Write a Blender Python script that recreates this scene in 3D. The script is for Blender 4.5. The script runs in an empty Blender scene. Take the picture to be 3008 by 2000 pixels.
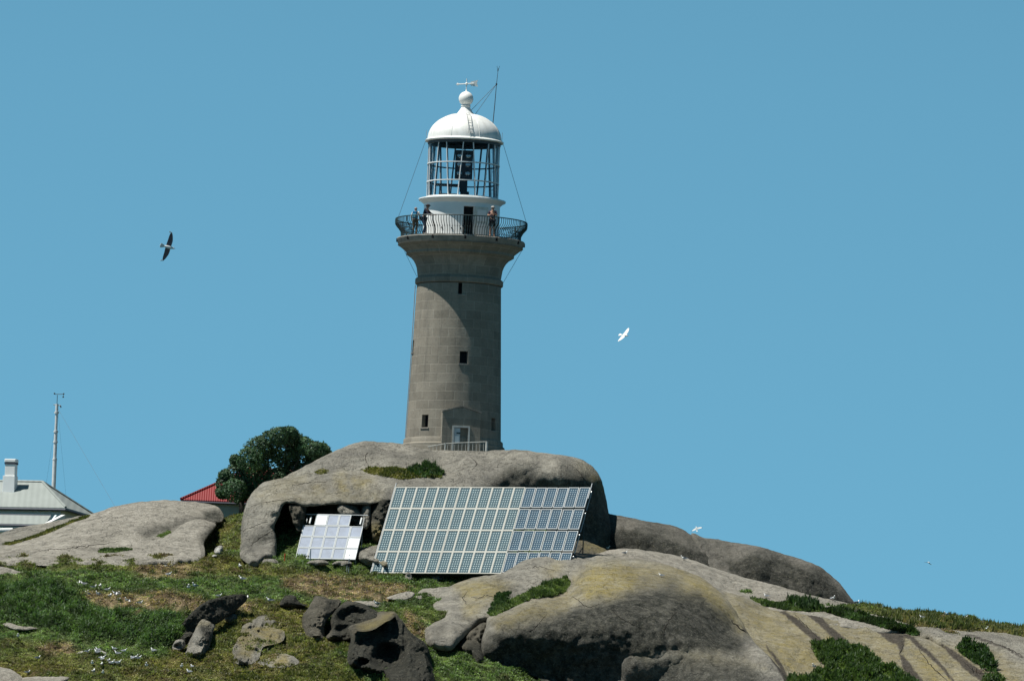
import bpy, bmesh, math, random
import numpy as np
from mathutils import Vector, Matrix, noise
from mathutils.geometry import delaunay_2d_cdt
from mathutils.bvhtree import BVHTree
random.seed(7); RNG = np.random.default_rng(7)
SC = bpy.context.scene
COL = SC.collection
R = math.radians

# ------------------------------------------------------------------ camera
CAM = np.array([0.0, -730.0, -60.0])
FPX = 37960.0                      # focal length in photo pixels (photo 3008 x 2000)
ROLL = R(2.12)
def basis(yaw, pitch, roll):
    f = np.array([math.sin(yaw)*math.cos(pitch), math.cos(yaw)*math.cos(pitch), math.sin(pitch)])
    r0 = np.array([math.cos(yaw), -math.sin(yaw), 0.0])
    u0 = np.cross(r0, f)
    r = math.cos(roll)*r0 + math.sin(roll)*u0
    u = -math.sin(roll)*r0 + math.cos(roll)*u0
    return f, r, u
def proj_with(P, B):
    f, r, u = B
    d = np.asarray(P, float) - CAM
    z = d @ f
    return 1504 + FPX*(d @ r)/z, 1000 - FPX*(d @ u)/z
yaw, pitch = 0.0, R(5)
for _ in range(30):
    B = basis(yaw, pitch, ROLL)
    px, py = proj_with([0, 0, 0], B)
    yaw += (px-1330.5)/FPX; pitch += -(py-1318)/FPX
CF, CR, CU = basis(yaw, pitch, ROLL)
def project(P): return proj_with(P, (CF, CR, CU))
def ray(px, py):
    return CF + (np.multiply.outer(np.asarray(px, float)-1504, CR) + np.multiply.outer(1000-np.asarray(py, float), CU))/FPX
def at(px, py, Y):
    d = ray(px, py)
    t = (np.asarray(Y, float)-CAM[1])/d[..., 1]
    return CAM + d*np.asarray(t)[..., None]
cam_data = bpy.data.cameras.new("camera")
cam = bpy.data.objects.new("camera", cam_data); COL.objects.link(cam)
cam_data.sensor_width = 36; cam_data.sensor_fit = 'HORIZONTAL'; cam_data.lens = 36*FPX/3008
cam_data.clip_start = 1; cam_data.clip_end = 20000
M = Matrix.Identity(4)
for i in range(3):
    M[i][0] = CR[i]; M[i][1] = CU[i]; M[i][2] = -CF[i]; M[i][3] = CAM[i]
cam.matrix_world = M
SC.camera = cam

# ------------------------------------------------------------------ light
SUN_EL, SUN_AZ = 64.0, 15.0         # elevation; degrees from due left towards the camera
sv = Vector((-math.cos(R(SUN_AZ))*math.cos(R(SUN_EL)), -math.sin(R(SUN_AZ))*math.cos(R(SUN_EL)), math.sin(R(SUN_EL))))
sun_d = bpy.data.lights.new("sun", 'SUN'); sun_d.energy = 5.0; sun_d.angle = R(0.53); sun_d.color = (1, 0.985, 0.93)
sun = bpy.data.objects.new("sun", sun_d); COL.objects.link(sun)
sun.rotation_euler = (-sv).to_track_quat('-Z', 'Y').to_euler(); sun.location = (-60, -20, 120)
W = bpy.data.worlds.new("World"); SC.world = W; W.use_nodes = True
nt = W.node_tree; nt.nodes.clear()
tc = nt.nodes.new('ShaderNodeTexCoord'); va = nt.nodes.new('ShaderNodeVectorMath'); vn = nt.nodes.new('ShaderNodeVectorMath')
va.operation = 'ADD'; va.inputs[1].default_value = (0, 0, 0.22); vn.operation = 'NORMALIZE'
sky = nt.nodes.new('ShaderNodeTexSky'); sky.sky_type = 'NISHITA'; sky.sun_disc = False
sky.sun_elevation = R(SUN_EL); sky.sun_rotation = math.atan2(sv.x, sv.y)
sky.air_density = 1.0; sky.dust_density = 0.0; sky.ozone_density = 1.5
tint = nt.nodes.new('ShaderNodeMix'); tint.data_type = 'RGBA'; tint.blend_type = 'MULTIPLY'
tint.inputs[0].default_value = 1; tint.inputs[7].default_value = (0.575, 0.99, 0.895, 1)
bg = nt.nodes.new('ShaderNodeBackground'); bg.inputs[1].default_value = 0.118
wo = nt.nodes.new('ShaderNodeOutputWorld')
L = nt.links.new
L(tc.outputs['Generated'], va.inputs[0]); L(va.outputs[0], vn.inputs[0]); L(vn.outputs[0], sky.inputs[0])
sz = nt.nodes.new('ShaderNodeSeparateXYZ'); mr = nt.nodes.new('ShaderNodeMapRange'); dk_ = nt.nodes.new('ShaderNodeVectorMath'); dk_.operation = 'SCALE'
mr.inputs[1].default_value = .11; mr.inputs[2].default_value = .5; mr.inputs[3].default_value = 1.0; mr.inputs[4].default_value = .30
mr2 = nt.nodes.new('ShaderNodeMapRange'); mr2.inputs[1].default_value = .05; mr2.inputs[2].default_value = .13; mr2.inputs[3].default_value = 1.04; mr2.inputs[4].default_value = .885
mm = nt.nodes.new('ShaderNodeMath'); mm.operation = 'MULTIPLY'
L(tc.outputs['Generated'], sz.inputs[0]); L(sz.outputs[2], mr.inputs[0]); L(sz.outputs[2], mr2.inputs[0]); L(mr.outputs[0], mm.inputs[0]); L(mr2.outputs[0], mm.inputs[1]); L(mm.outputs[0], dk_.inputs['Scale'])   # sky darkened upward beyond its own model, to weaken its fill light
L(sky.outputs[0], tint.inputs[6]); L(tint.outputs[2], dk_.inputs[0]); L(dk_.outputs[0], bg.inputs[0]); L(bg.outputs[0], wo.inputs[0])
SC.view_settings.view_transform = 'Standard'; SC.view_settings.look = 'None'
SC.view_settings.exposure = 0.32; SC.view_settings.gamma = 1

# ------------------------------------------------------------------ object helpers
def tag(o, label=None, cat=None, group=None, kind=None):
    if label: o['label'] = label
    if cat: o['category'] = cat
    if group: o['group'] = group
    if kind: o['kind'] = kind
    return o
def thing(name, label, cat, loc=(0, 0, 0), rz=0, group=None):
    o = bpy.data.objects.new(name, None); COL.objects.link(o)
    o.empty_display_size = 0.3; o.location = loc; o.rotation_euler.z = rz
    return tag(o, label, cat, group)
def copy_tree(o, parent=None):
    c = o.copy(); COL.objects.link(c)
    if parent: c.parent = parent
    for ch in list(o.children): copy_tree(ch, c)
    return c
ORG = {}
def link_mesh(name, me, parent=None, loc=None, origin=None):
    """vertices given in the parent's frame; loc moves the mesh, origin re-centres it without moving it"""
    o = bpy.data.objects.new(name, me); COL.objects.link(o)
    if parent: o.parent = parent
    if loc is not None: o.location = loc
    return o
class MB:
    def __init__(s): s.v = []; s.f = []; s.m = []; s.uv = {}; s.cur = 0
    def mat(s, i): s.cur = i; return s
    def add(s, vs, fs):
        b = len(s.v); s.v.extend([tuple(map(float, v)) for v in vs])
        for f in fs: s.f.append([b+i for i in f]); s.m.append(s.cur)
        return s
    def box(s, c, d, rz=0, M=None):
        x, y, z = d[0]/2, d[1]/2, d[2]/2; vs = []
        for k in (-1, 1):
            for a, b in ((-1, -1), (1, -1), (1, 1), (-1, 1)):
                p = Vector((a*x, b*y, k*z))
                if M: p = M @ p
                elif rz: p = Matrix.Rotation(rz, 3, 'Z') @ p
                vs.append(p+Vector(c))
        return s.add(vs, [(0, 3, 2, 1), (4, 5, 6, 7), (0, 1, 5, 4), (1, 2, 6, 5), (2, 3, 7, 6), (3, 0, 4, 7)])
    def tube(s, pts, r, n=6, caps=True):
        pts = [Vector(p) for p in pts]
        rs = r if hasattr(r, '__len__') else [r]*len(pts)
        rings = []; prev = None
        for i, p in enumerate(pts):
            t = (pts[min(i+1, len(pts)-1)]-pts[max(i-1, 0)]).normalized()
            a = Vector((0, 0, 1)) if abs(t.z) < 0.9 else Vector((1, 0, 0))
            if prev is not None and (prev - t*prev.dot(t)).length > 1e-3: u = (prev - t*prev.dot(t)).normalized()
            else: u = t.cross(a).normalized()
            prev = u; w = t.cross(u)
            rings.append([p+(u*math.cos(2*math.pi*k/n)+w*math.sin(2*math.pi*k/n))*rs[i] for k in range(n)])
        vs = [q for rg in rings for q in rg]; fs = []
        for i in range(len(pts)-1):
            for k in range(n):
                a = i*n+k; b = i*n+(k+1) % n
                fs.append((a, b, b+n, a+n))
        if caps: fs.append(tuple(range(n-1, -1, -1))); fs.append(tuple((len(pts)-1)*n+k for k in range(n)))
        return s.add(vs, fs)
    def lathe(s, prof, n=64, c=(0, 0), a0=0, a1=2*math.pi, closed=True):
        full = abs(a1-a0-2*math.pi) < 1e-6; m = n if full else n+1
        vs = []; fs = []
        for r, z in prof:
            for k in range(m):
                a = a0+(a1-a0)*k/n
                vs.append((c[0]+r*math.sin(a), c[1]-r*math.cos(a), z))
        for i in range(len(prof)-1):
            for k in range(n):
                k2 = (k+1) % m
                fs.append((i*m+k, i*m+k2, (i+1)*m+k2, (i+1)*m+k))
        return s.add(vs, fs)
    def prism(s, poly, off):
        n = len(poly); off = Vector(off)
        vs = [Vector(p) for p in poly]+[Vector(p)+off for p in poly]
        fs = [tuple(range(n-1, -1, -1)), tuple(range(n, 2*n))]+[(i, (i+1) % n, (i+1) % n+n, i+n) for i in range(n)]
        return s.add(vs, fs)
    def sphere(s, c, r, n=12, m=8, sc=(1, 1, 1)):
        vs = [(c[0], c[1], c[2]-r*sc[2])]
        for j in range(1, m):
            a = -math.pi/2+math.pi*j/m
            for k in range(n):
                b = 2*math.pi*k/n
                vs.append((c[0]+r*sc[0]*math.cos(a)*math.cos(b), c[1]+r*sc[1]*math.cos(a)*math.sin(b), c[2]+r*sc[2]*math.sin(a)))
        vs.append((c[0], c[1], c[2]+r*sc[2])); fs = []
        for k in range(n):
            fs.append((0, 1+(k+1) % n, 1+k)); fs.append((len(vs)-1, 1+(m-2)*n+k, 1+(m-2)*n+(k+1) % n))
            for j in range(m-2): fs.append((1+j*n+k, 1+j*n+(k+1) % n, 1+(j+1)*n+(k+1) % n, 1+(j+1)*n+k))
        return s.add(vs, fs)
    def build(s, name, mats, parent=None, smooth=None, loc=None, bevel=0):
        me = bpy.data.meshes.new(name); me.from_pydata(s.v, [], s.f)
        mats = mats if isinstance(mats, (list, tuple)) else [mats]
        for m in mats: me.materials.append(m)
        me.polygons.foreach_set('material_index', s.m)
        bm = bmesh.new(); bm.from_mesh(me); bmesh.ops.remove_doubles(bm, verts=bm.verts, dist=1e-5)
        bmesh.ops.recalc_face_normals(bm, faces=bm.faces)
        bm.to_mesh(me); bm.free()
        if smooth is not None:
            me.polygons.foreach_set('use_smooth', [True]*len(me.polygons)); me.set_sharp_from_angle(angle=R(smooth))
        o = link_mesh(name, me, parent, loc)
        if bevel:
            bv = o.modifiers.new('bevel', 'BEVEL'); bv.width = bevel; bv.segments = 2; bv.limit_method = 'ANGLE'
        return o

# ------------------------------------------------------------------ materials
class NT:
    def __init__(s, name):
        s.m = bpy.data.materials.new(name); s.m.use_nodes = True; s.t = s.m.node_tree
        s.b = s.t.nodes['Principled BSDF']; s.out = s.t.nodes['Material Output']
    def n(s, typ, **kw):
        nd = s.t.nodes.new(typ)
        for k, v in kw.items(): setattr(nd, k, v)
        return nd
    def l(s, a, b): s.t.links.new(a, b)
    def coord(s, which='Object', scale=(1, 1, 1)):
        c = s.n('ShaderNodeTexCoord'); mp = s.n('ShaderNodeMapping'); mp.inputs['Scale'].default_value = scale
        s.l(c.outputs[which], mp.inputs[0]); return mp.outputs[0]
    def noise(s, v, scale, detail=6, rough=0.6, dist=0):
        n = s.n('ShaderNodeTexNoise'); n.inputs['Scale'].default_value = scale; n.inputs['Detail'].default_value = detail
        n.inputs['Roughness'].default_value = rough; n.inputs['Distortion'].default_value = dist; s.l(v, n.inputs['Vector']); return n.outputs[0]
    def ramp(s, f, a, b, c0=0., c1=1.):
        n = s.n('ShaderNodeMapRange'); n.inputs[1].default_value = a; n.inputs[2].default_value = b
        n.inputs[3].default_value = c0; n.inputs[4].default_value = c1; s.l(f, n.inputs[0]); return n.outputs[0]
    def mix(s, f, a, b, mode='MIX'):
        n = s.n('ShaderNodeMix', data_type='RGBA', blend_type=mode)
        for k, v in ((0, f), (6, a), (7, b)):
            if isinstance(v, (int, float)): n.inputs[k].default_value = v
            elif isinstance(v, (tuple, list)): n.inputs[k].default_value = (*v[:3], 1)
            else: s.l(v, n.inputs[k])
        return n.outputs[2]
    def math(s, op, a, b=None, c=None):
        n = s.n('ShaderNodeMath', operation=op)
        for k, v in enumerate((a, b, c)):
            if v is None: continue
            if isinstance(v, (int, float)): n.inputs[k].default_value = v
            else: s.l(v, n.inputs[k])
        return n.outputs[0]
    def attr(s, name, col=False):
        n = s.n('ShaderNodeAttribute', attribute_name=name); return n.outputs['Color' if col else 'Fac']
    def bump(s, h, strength=0.5, dist=0.05):
        n = s.n('ShaderNodeBump'); n.inputs['Strength'].default_value = strength; n.inputs['Distance'].default_value = dist
        s.l(h, n.inputs['Height']); s.l(n.outputs[0], s.b.inputs['Normal'])
    def base(s, c, rough=0.8, spec=0.3, metal=0):
        if isinstance(c, (tuple, list)): s.b.inputs['Base Color'].default_value = (*c[:3], 1)
        else: s.l(c, s.b.inputs['Base Color'])
        s.b.inputs['Roughness'].default_value = rough; s.b.inputs['Specular IOR Level'].default_value = spec
        s.b.inputs['Metallic'].default_value = metal; return s
def simple(name, c, rough=0.7, spec=0.3, var=0.15, vs=3, metal=0, bump=0):
    m = NT(name); v = m.coord(); f = m.noise(v, vs, 5)
    lo = tuple(x*(1-var) for x in c); hi = tuple(min(1, x*(1+var)) for x in c)
    m.base(m.mix(m.ramp(f, .3, .7), lo, hi), rough, spec, metal)
    if bump: m.bump(m.noise(v, vs*6, 4), bump, .02)
    return m.m

def granite(name, light=(.41, .385, .325), grey=(.24, .228, .20), coarse=1.0):
    m = NT(name); v = m.coord()
    c = m.mix(m.ramp(m.noise(v, .5, 8, .62, .4), .36, .64), grey, light)
    mid = m.ramp(m.noise(v, 2.2*coarse, 9, .74), .44, .60)
    c = m.mix(m.math('MULTIPLY', mid, .42), c, (.15, .138, .112))
    # ochre lichen
    ly = m.attr('yel'); ny = m.ramp(m.noise(v, 1.1, 12, .82), .40, .58)
    fine = m.ramp(m.noise(v, 6, 8, .85), .36, .60, .12, .9)
    c = m.mix(m.math('MULTIPLY', ly, m.math('MULTIPLY_ADD', m.math('MULTIPLY', ny, fine), .75, .34)), c, (.36, .285, .075))
    # black lichen; also shade painted on undercut and camera-facing faces
    dk = m.attr('dark'); nd = m.ramp(m.noise(v, 2.0, 10, .78), .40, .56)
    c = m.mix(m.math('MULTIPLY', dk, m.math('MULTIPLY_ADD', nd, .34, .66)), c, (.036, .038, .032))
    c = m.mix(m.math('MULTIPLY', m.math('MULTIPLY', dk, m.ramp(m.noise(v, 5, 7, .75), .52, .64)), .4), c, (.14, .13, .09))
    st = m.attr('stain'); ss = m.math('ADD', st, m.math('MULTIPLY', m.math('SUBTRACT', m.noise(v, 3.5, 9, .8), .5), .9))
    c = m.mix(m.math('MULTIPLY', m.ramp(ss, .25, .80), m.ramp(st, .02, .25, 0, .9)), c, (.068, .058, .052))
    wh = m.attr('white'); c = m.mix(m.math('MULTIPLY', wh, m.ramp(m.noise(v, 6, 4), .35, .6)), c, (.62, .61, .57))
    c = m.mix(m.math('MULTIPLY', m.ramp(m.noise(v, 3.2, 9, .85), .655, .69), .6), c, (.58, .57, .53))
    # dark pits, coarse crystals and weather streaks
    pit = m.ramp(m.noise(v, 5.5*coarse, 9, .8), .54, .64)
    c = m.mix(m.math('MULTIPLY', pit, .42), c, (.10, .092, .075))
    c = m.mix(m.math('MULTIPLY', m.ramp(m.noise(v, 7.5, 8, .8), .55, .66), .4), c, (.46, .43, .36))
    sp = m.noise(v, 14, 6, .9); c = m.mix(.8, c, m.mix(m.ramp(sp, .36, .64), (.55, .55, .56), (1.32, 1.3, 1.26)), 'MULTIPLY')
    m.base(c, .95, .12)
    h = m.math('ADD', m.math('MULTIPLY', m.noise(v, 3.0*coarse, 9, .74), 1.0), m.math('MULTIPLY', m.noise(v, 12*coarse, 7, .8), .5))
    fl = m.ramp(m.noise(v, .75, 10, .62, .3), .495, .515); fl2 = m.ramp(m.noise(m.coord(scale=(1, 1, 1.8)), 1.3, 9, .6), .56, .575)
    h = m.math('ADD', h, m.math('ADD', m.math('MULTIPLY', fl, .45), m.math('MULTIPLY', fl2, .35)))   # exfoliated sheets with crisp edges
    m.bump(h, 1.0, .17)
    return m.m
M_GRAN = granite('granite')
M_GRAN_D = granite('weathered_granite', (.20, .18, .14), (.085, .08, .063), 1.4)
M_PALE = granite('pale_granite', (.49, .455, .39), (.35, .325, .275))
M_WHITE = simple('white_paint', (.80, .80, .77), .45, .4, .05, 1.2, bump=.1)
M_IRON = simple('dark_green_iron', (.018, .04, .042), .5, .5)
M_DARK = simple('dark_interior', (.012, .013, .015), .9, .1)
M_STEEL = simple('galvanised_steel', (.42, .43, .42), .45, .4, metal=.6)
M_WIRE = simple('wire', (.06, .07, .08), .6, .3)

# ------------------------------------------------------------------ thin plate spline + polygons
def tps(P, z, reg=1e-3):
    P = np.asarray(P, float); z = np.asarray(z, float); n = len(P)
    if n == 1: return lambda Q: np.full(len(Q), z[0])
    c = P.mean(0); s = max(P.std(), 1e-6); p = (P-c)/s
    if n < 4:
        A = np.c_[np.ones(n), p]; w = np.linalg.lstsq(A, z, rcond=None)[0]
        return lambda Q: np.c_[np.ones(len(Q)), (np.asarray(Q)-c)/s] @ w
    def U(r2): return np.where(r2 > 0, r2*np.log(np.maximum(r2, 1e-12)), 0)
    K = U(((p[:, None]-p[None])**2).sum(-1))+reg*np.eye(n); A = np.c_[np.ones(n), p]
    Mx = np.block([[K, A], [A.T, np.zeros((3, 3))]]); w = np.linalg.lstsq(Mx, np.r_[z, 0, 0, 0], rcond=None)[0]
    def f(Q):
        q = (np.asarray(Q, float)-c)/s; out = np.empty(len(q))
        for i in range(0, len(q), 20000):
            qq = q[i:i+20000]
            out[i:i+20000] = U(((qq[:, None]-p[None])**2).sum(-1)) @ w[:n] + np.c_[np.ones(len(qq)), qq] @ w[n:]
        return out
    return f
def inside(Q, poly):
    x, y = Q[:, 0], Q[:, 1]; c = np.zeros(len(Q), bool); n = len(poly)
    for i in range(n):
        x1, y1 = poly[i]; x2, y2 = poly[(i+1) % n]
        if y1 == y2: continue
        k = ((y1 > y) != (y2 > y)) & (x < (x2-x1)*(y-y1)/(y2-y1)+x1); c ^= k
    return c
def dseg(Q, line, closed=False, width=False):
    pts = [np.array(p[:2], float) for p in line]; best = np.full(len(Q), 1e9); wid = np.zeros(len(Q))
    for i in range(len(pts)-(0 if closed else 1)):
        a, b = pts[i], pts[(i+1) % len(pts)]; ab = b-a; t = np.clip(((Q-a) @ ab)/max(ab @ ab, 1e-9), 0, 1)
        d = np.linalg.norm(Q-(a+t[:, None]*ab), axis=1); k = d < best; best[k] = d[k]
        if width: wid[k] = (line[i][2]+(line[i+1][2]-line[i][2])*t)[k]
    return (best, wid) if width else best
def smooth(x): x = np.clip(x, 0, 1); return x*x*(3-2*x)
def soft(Q, poly, s=10):
    d = dseg(Q, poly, True); return smooth(.5+np.where(inside(Q, poly), d, -d)/(2*s))
def resample(poly, step, closed=True, rounded=True):
    P = [np.array(p, float) for p in poly]; n = len(P); out = []
    for i in range(n if closed else n-1):
        p0, p1, p2, p3 = P[(i-1) % n], P[i], P[(i+1) % n], P[(i+2) % n]
        k = max(1, int(np.linalg.norm(p2-p1)/step))
        for j in range(k):
            t = j/k
            if rounded: q = .5*((2*p1)+(-p0+p2)*t+(2*p0-5*p1+4*p2-p3)*t*t+(-p0+3*p1-3*p2+p3)*t**3)
            else: q = p1+(p2-p1)*t
            out.append(q)
    return np.array(out)
def fbm(P, sc, oct=4, seed=0, H=.7):
    return np.array([noise.fractal(Vector((p[0]*sc+seed*17.3, p[1]*sc-seed*7.1, (p[2]*sc if len(p) > 2 else 0)+seed)), H, 2.1, oct) for p in P])
# ------------------------------------------------------------------ ground
GC = [(0, 2000, -48), (800, 2000, -47), (1150, 2000, -45), (1480, 2000, -39), (2200, 2000, -30), (3008, 2000, -31),
      (0, 1900, -41), (500, 1900, -41), (900, 1900, -40.5), (1360, 1930, -36.8), (1700, 1980, -32), (0, 1800, -33), (500, 1800, -33), (1000, 1800, -32), (1250, 1800, -31),
      (0, 1700, -23), (500, 1700, -23), (900, 1700, -22), (1200, 1710, -21), (0, 1640, -16), (600, 1640, -16), (850, 1650, -16), (1000, 1656, -16.2), (1080, 1698, -18), (1350, 1708, -18),
      (660, 1560, -9.5), (640, 1524, -5.5), (300, 1590, -6.5), (0, 1614, -6),
      (1800, 1660, -15), (2200, 1745, -15), (2540, 1795, -14), (2800, 1828, -13.5), (3008, 1858, -13.5),
      (1600, 1800, -22), (2000, 1880, -25), (2500, 1900, -24), (3008, 1930, -24)]
GP = np.array([at(a, b, c) for a, b, c in GC])
GW = np.array([(0, -4.5, -1.0), (0, 0, -1.0), (0, 6, -1.3), (-6, -1, -1.6), (5, -1, -1.8), (-14, 4, -5.3), (-12, -1, -5.0), (-14, 12, -5.2), (-26, 6, -5.4), (-26, 14, -5.8),
               (9, -3, -7.8), (10, 3, -8.0), (18, -4, -9.5), (26, -6, -11.8), (34, -4, -14), (20, 12, -12), (0, 20, -4), (-34, -50, -19), (34, -50, -20), (0, -62, -23)])
GA = np.vstack([GP, GW])
_gt = tps(GA[:, :2], GA[:, 2], .02)
def ground_z(x, y, detail=False):
    x = np.atleast_1d(np.asarray(x, float)); y = np.atleast_1d(np.asarray(y, float))
    xc = np.clip(x, -40, 40); yc = np.clip(y, -66, 26)
    z = np.clip(_gt(np.c_[xc, yc]), -30, 0)
    r = np.hypot(np.maximum(np.abs(x)-36, 0), np.maximum(np.maximum(y-22, -60-y), 0))
    far = -16 - r*.42
    w = smooth(r/30); z = z*(1-w)+far*w
    return np.maximum(z, -70)
def ground_Y(px, py):
    Y = np.linspace(-70, 12, 329); P = at(np.full(len(Y), px), np.full(len(Y), py), Y)
    g = ground_z(P[:, 0], P[:, 1]) - P[:, 2]
    k = np.argmax(g > 0) if (g > 0).any() else len(Y)-1
    return Y[k]
def gpt(px, py):
    P = at(px, py, ground_Y(px, py)); return P

# painted growth regions, in photo pixels of the ground they grow on
SCRUB = [(-60, 1735), (60, 1718), (170, 1712), (235, 1752), (270, 1790), (400, 1800), (530, 1805), (560, 1830), (530, 1880), (480, 1905), (330, 1880), (200, 1862), (60, 1830), (-60, 1825)]
BROWN = [[(830, 1700), (930, 1682), (1010, 1700), (1110, 1712), (1215, 1728), (1190, 1755), (1050, 1765), (900, 1745), (840, 1730)],
         [(395, 1678), (440, 1655), (540, 1660), (600, 1680), (540, 1700), (420, 1700)],
         [(225, 1740), (330, 1745), (470, 1738), (600, 1752), (640, 1775), (560, 1795), (430, 1785), (330, 1788), (260, 1775)],
         [(120, 1895), (200, 1880), (230, 1905), (150, 1925)], [(1190, 1800), (1240, 1830), (1270, 1870), (1230, 1880), (1190, 1840)],
         [(660, 1760), (760, 1775), (730, 1800), (650, 1790)], [(2640, 1812), (2760, 1835), (2860, 1850), (3010, 1880), (2700, 1860)]]
OLIVE = [[(600, 1800), (720, 1765), (900, 1770), (960, 1850), (1050, 1980), (1100, 2040), (400, 2040), (500, 1930)],
         [(-80, 1880), (130, 1880), (300, 1920), (480, 1930), (560, 1960), (600, 2060), (-80, 2060)],
         [(-80, 1620), (300, 1618), (700, 1640), (840, 1650), (1000, 1690), (800, 1700), (420, 1680), (200, 1668), (-80, 1668)],
         [(640, 1500), (715, 1510), (710, 1600), (650, 1640), (600, 1640), (610, 1570)], [(2500, 1780), (3100, 1850), (3100, 1890), (2600, 1830)]]
def growth(P, n1=None):
    """colour and height of what grows at world points P"""
    px, py = project(P); Q = np.c_[px, py]
    n1 = fbm(P[:, :2], .9, 3, 2) if n1 is None else n1
    n2 = fbm(P[:, :2], .22, 3, 5); n3 = fbm(P[:, :2], 2.6, 2, 9)
    Qn = Q + np.c_[n1*22, n2*14+n1*8]
    g = np.array([.20, .27, .105]); g2 = np.array([.10, .15, .058]); ol = np.array([.28, .25, .10]); ol2 = np.array([.13, .13, .048])
    br = np.array([.54, .42, .29]); br2 = np.array([.24, .175, .115]); dk = np.array([.05, .095, .036])
    a = smooth(.5+n1*1.3)[:, None]
    c = g*(1-a)+g2*a
    o = np.zeros(len(P))
    for p in OLIVE: o = np.maximum(o, soft(Qn, p, 14))
    o = np.maximum(o*(.55+.45*smooth(.5+n2*2)), smooth((n2-.2)*2.5)*.3)[:, None]; c = c*(1-o)+(ol*(1-a)+ol2*a)*o
    b = np.zeros(len(P))
    for p in BROWN: b = np.maximum(b, soft(Qn, p, 9))
    b = np.maximum(b*smooth(.95+n3*1.2), smooth((n1-.35)*3)*.7*o[:, 0])[:, None]; c = c*(1-b)+(br*(1-a)+br2*a)*b
    s = soft(Qn, SCRUB, 10)
    c = c*(1-.75*s[:, None])+dk*.75*s[:, None]
    c = c*(1+.4*n3[:, None])
    h = .10+.10*smooth(.5+n1*1.5)-.05*b[:, 0]+.14*s
    return np.clip(c, .004, 1), h, s, b[:, 0]

def lump(x, y, s):
    P = np.c_[x, y]
    n1 = fbm(P, .9, 3, 2); n2 = fbm(P, .35, 3, 12)
    v = np.abs(n1)
    return .34*n2 + .30*n1 + s*(.55+.55*fbm(P, .55, 3, 21))
def axis(lo, hi, st, far):
    core = list(np.arange(lo, hi+st/2, st)); a = []; d = st
    x = hi
    while x < far: d *= 1.35; x += d; a.append(x)
    b = []; d = st; x = lo
    while x > -far: d *= 1.35; x -= d; b.append(x)
    return np.array(b[::-1]+core+a)
GX = axis(-33, 33, .22, 700); GYv = axis(-55, 4, .22, 700)
xx, yy = np.meshgrid(GX, GYv); xf, yf = xx.ravel(), yy.ravel()
zf = ground_z(xf, yf)
GZ0 = zf.reshape(xx.shape).copy()
core = (np.abs(xf) < 34) & (yf > -56) & (yf < 6)
Pc = np.c_[xf, yf, zf][core]
colr = np.tile([.07, .09, .035], (len(xf), 1)); sc_ = np.zeros(len(xf))
px_, py_ = project(Pc); s0 = soft(np.c_[px_, py_], SCRUB, 12)
lm = lump(xf[core], yf[core], s0)
_q = np.c_[px_, py_]
lm -= .55*np.maximum(soft(_q, [(-80, 1480), (640, 1440), (640, 1600), (605, 1640), (300, 1640), (0, 1636), (-80, 1636)], 6), soft(_q, [(2180, 1800), (2450, 1815), (2700, 1885), (3100, 1910), (3100, 2200), (2180, 2200)], 12))
near_tower = smooth((np.hypot(xf[core], yf[core]+1)-5)/4)
zf[core] += lm*near_tower
cc, hh, ss, bb = growth(np.c_[xf, yf, zf][core]); colr[core] = cc*.5
GZ = zf.reshape(xx.shape)
def gz_mesh(x, y, GZ=None):
    """height of the built ground mesh, bilinear"""
    GZ = globals()['GZ'] if GZ is None else GZ
    i = np.clip(np.searchsorted(GX, x)-1, 0, len(GX)-2); j = np.clip(np.searchsorted(GYv, y)-1, 0, len(GYv)-2)
    u = (x-GX[i])/(GX[i+1]-GX[i]); v = (y-GYv[j])/(GYv[j+1]-GYv[j])
    return GZ[j, i]*(1-u)*(1-v)+GZ[j, i+1]*u*(1-v)+GZ[j+1, i]*(1-u)*v+GZ[j+1, i+1]*u*v
ny, nx = xx.shape
idx = np.arange(nx*ny).reshape(ny, nx)
quads = np.stack([idx[:-1, :-1], idx[:-1, 1:], idx[1:, 1:], idx[1:, :-1]], -1).reshape(-1, 4)
def np_mesh(name, V, F, mat, smoothf=True):
    me = bpy.data.meshes.new(name); k = F.shape[1]
    me.vertices.add(len(V)); me.vertices.foreach_set('co', np.ascontiguousarray(V, dtype=np.float32).ravel())
    me.loops.add(F.size); me.loops.foreach_set('vertex_index', np.ascontiguousarray(F, dtype=np.int32).ravel())
    me.polygons.add(len(F)); me.polygons.foreach_set('loop_start', np.arange(0, F.size, k, dtype=np.int32))
    me.polygons.foreach_set('use_smooth', np.full(len(F), smoothf)); me.materials.append(mat); me.update(calc_edges=True)
    return me
def set_col(me, C, name='col'):
    a = me.attributes.new(name, 'FLOAT_COLOR', 'POINT'); a.data.foreach_set('color', np.c_[C, np.ones(len(C))].astype(np.float32).ravel())
gm = NT('soil_and_ground_cover'); v = gm.coord()
gc = gm.mix(gm.ramp(gm.noise(v, 5, 7, .7), .35, .65), gm.mix(1, gm.attr('col', True), (.45, .42, .36), 'MULTIPLY'), gm.mix(1, gm.attr('col', True), (1.3, 1.25, 1.1), 'MULTIPLY'))
gm.base(gc, .95, .1); gm.bump(gm.noise(v, 7, 8, .75), 1, .18)
me = np_mesh('ground', np.c_[xf, yf, zf], quads, gm.m); set_col(me, colr)
ground = link_mesh('ground', me); tag(ground, kind='structure')

wm = NT('sea_water'); wm.base((.01, .04, .06), .08, .5); wm.bump(wm.noise(wm.coord(), .25, 6), .6, .4)
wb = MB(); wb.add([(-9000, -9000, -62), (9000, -9000, -62), (9000, 9000, -62), (-9000, 9000, -62)], [(0, 1, 2, 3)])
tag(wb.build('sea', wm.m), kind='structure')

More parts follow.
